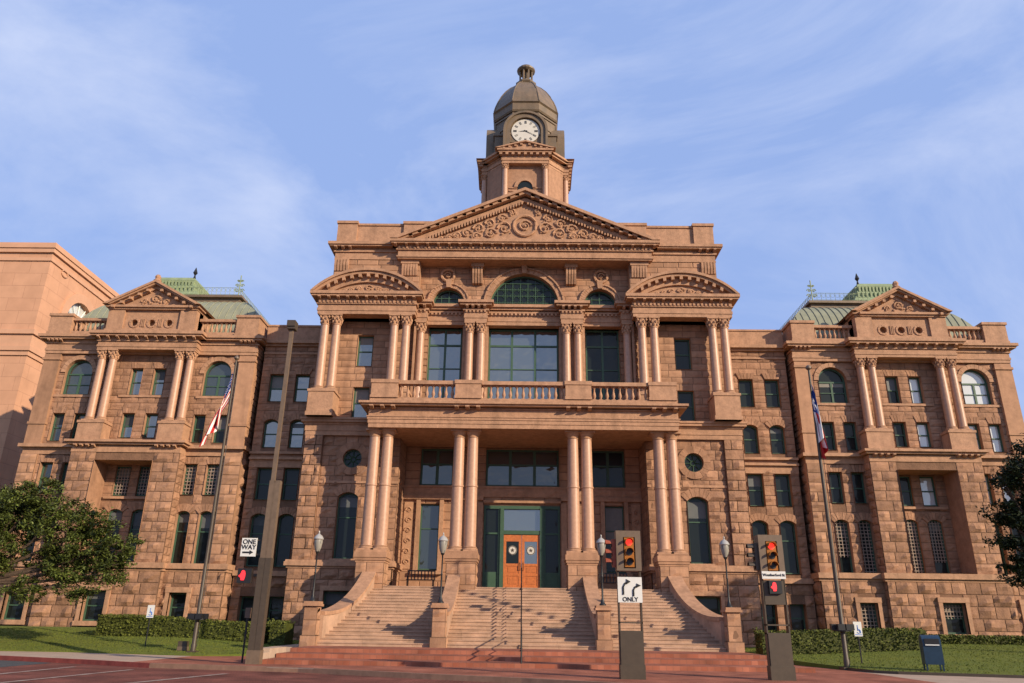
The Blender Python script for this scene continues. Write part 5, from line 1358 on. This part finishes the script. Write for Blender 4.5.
hedge(19.6, 34, -2.6, -1.6, lambda x, y: .95, .38, 'low dark hedge along the foot of the right pavilion')

# ================================================================== TREES
def tree(x, y, z, trunk_h, crowns, label, lm, nleaf, seed, size=.16):
    random.seed(seed)
    t = thing('tree', label, 'tree', (x, y, z)); m = MB()
    top = Vector((random.uniform(-.2, .2), 0, trunk_h))
    m.tube([(0, 0, -.2), (.05, 0, trunk_h * .4), top], [.3, .22, .17], 10)
    for (cx, cy, cz, r) in crowns:
        c = Vector((cx - x, cy - y, cz - z)); mid = top.lerp(c, .5) + Vector((0, 0, -.15 * r))
        m.tube([top, mid, c], [.12, .08, .035], 6)
        for k in range(3):
            e = c + Vector((random.uniform(-1, 1), random.uniform(-1, 1), random.uniform(-.5, 1))) * r * .7; m.tube([mid.lerp(c, .5), e], [.05, .015], 5)
    part('trunk', m, M_bark, t); m = MB(); tot = sum(c[3] ** 2.4 for c in crowns)
    for (cx, cy, cz, r) in crowns:
        ncl = max(6, int(26 * r)); per = int(nleaf * r ** 2.4 / tot / ncl)
        for k in range(ncl):
            while True:
                d = Vector((random.uniform(-1, 1), random.uniform(-1, 1), random.uniform(-1, 1)))
                if .25 < d.length < 1: break
            d = d.normalized() * random.uniform(.45, 1.05) * r; d.z *= .7
            cc = Vector((cx - x, cy - y, cz - z)) + d; cr_ = random.uniform(.2, .42) * max(.8, r * .6)
            for q in range(per):
                o = Vector((random.gauss(0, 1), random.gauss(0, 1), random.gauss(0, .7))) * cr_ * .55
                c = cc + o; s_ = random.uniform(.5, 1.1) * size; u = Vector((random.uniform(-1, 1), random.uniform(-1, 1), random.uniform(-.8, .3))).normalized() * s_
                v = u.cross(Vector((random.uniform(-1, 1), random.uniform(-1, 1), 1))).normalized() * s_ * .45
                m.add([c - u, c + v * .9, c + u, c - v * .9], [(0, 1, 2, 3)])
    part('crown', m, lm, t); return t
tree(-26.2, -8.5, lawnz(-26, -8.5), 2.6, [(-19.2, -8.4, 4.6, 1.15), (-18.9, -8.6, 3.5, .85), (-20.4, -8.8, 2.9, .9), (-22.6, -8.9, 2.7, .9), (-20.3, -8.0, 5.9, .8), (-24.6, -8, 6.2, 1.9), (-22.3, -8.3, 5.7, 1.7), (-20.6, -8.2, 4.6, 1.35), (-26.6, -7.6, 6.4, 2.0), (-22.6, -7.6, 4.1, 1.3), (-24.8, -8.8, 4.4, 1.5), (-27.5, -9.2, 4.6, 1.6), (-19.8, -8.2, 3.9, .8), (-23.4, -8.0, 7.2, 1.1), (-21.3, -8.6, 3.6, .9), (-25.6, -9.0, 3.3, 1.0)],
     'leafy green spreading tree in front of the left pavilion', M_leaf, 62000, 5, .1)
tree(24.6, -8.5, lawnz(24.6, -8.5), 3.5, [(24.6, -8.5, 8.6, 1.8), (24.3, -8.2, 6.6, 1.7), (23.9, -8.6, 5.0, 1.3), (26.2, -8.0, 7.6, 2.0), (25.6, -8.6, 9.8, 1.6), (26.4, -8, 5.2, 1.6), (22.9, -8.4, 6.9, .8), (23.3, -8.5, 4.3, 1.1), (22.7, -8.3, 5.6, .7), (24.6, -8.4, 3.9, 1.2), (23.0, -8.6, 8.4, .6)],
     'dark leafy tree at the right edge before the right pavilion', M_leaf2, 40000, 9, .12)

# ================================================================== OFFICE BUILDING at the far left
OB = thing('office_building', 'tall plain tan office building with stepped cornices behind the left pavilion', 'building')
def OP(name, mb, m=M_off): return part(name, mb, m, OB)
m = MB(); CXo, YF, HT = -42.1, 15.0, 32.9
aw = ('arch', 20.8, 4.2, 25.2, 29.5)
wall(m, YF, 75, 0, 32.0, 0, [aw], depth=.8, tf=lambda u, d, z: (CXo + d, u, z), blocks=False)
m.box(-85, CXo - .9, YF + .02, 75, 0, 31.9); m.add([(-85, YF, 0), (CXo, YF, 0), (CXo, YF, 32), (-85, YF, 32)], [(0, 1, 2, 3)])
m.add([(-85, YF, 32), (CXo, YF, 32), (CXo, 75, 32), (-85, 75, 32)], [(0, 1, 2, 3)])
OP('wall', m)
m = MB()
for d, a, b in ((.12, 31.2, 31.5), (.2, 32.0, 32.4), (.3, 32.4, 32.75), (.2, 32.75, 32.95), (.12, 22.3, 22.7), (.25, 22.7, 23.1), (.1, 23.1, 24.2), (.28, 24.2, 24.6)):
    if b < 25: m.box(-85, CXo + d, YF - d, 75, a, b)
    else: m.box(-85, CXo + d, YF - d, 75, a, b)
OP('cornice', m, M_offc)
m = MB()
for i in range(14):
    t0, t1 = PI * i / 14, PI * (i + 1) / 14; v = []
    for xx in (CXo - .1, CXo + .18):
        for rr, t in ((2.1, t0), (2.1, t1), (2.95, t1), (2.95, t0)): v.append((xx, 20.8 + rr * math.cos(t), 27.4 + rr * math.sin(t)))
    m.add(v, [(0, 1, 2, 3), (7, 6, 5, 4), (0, 4, 5, 1), (1, 5, 6, 2), (2, 6, 7, 3), (3, 7, 4, 0)])
OP('archivolt', m, M_offc)
m = MB(); m.tube([(CXo + .05, 17.2 + .45 * math.cos(a), 31.0 + .3 * math.sin(a)) for a in [i * PI / 8 for i in range(17)]], .08, 6); OP('roundel', m, M_offc)
m = MB(); m.box(CXo - .35, CXo - .3, 18.6, 23.0, 25.0, 29.6); wf = OP('window', m, M_blind)
m = MB()
for i in range(7): a = PI * i / 6; m.tube([(CXo - .2, 20.8, 27.4), (CXo - .2, 20.8 + 2.1 * math.cos(a), 27.4 + 2.1 * math.sin(a))], .07, 4)
part('glazing_bar', m, M_white, wf)
m = MB(); m.box(-62, -44.2, YF - .03, YF, 8, 9.2); m.box(-52, -43.6, YF - .03, YF + .0, 15.0, 15.9); 
for z in (14.8,): OP('window_strip', m, M_glass)
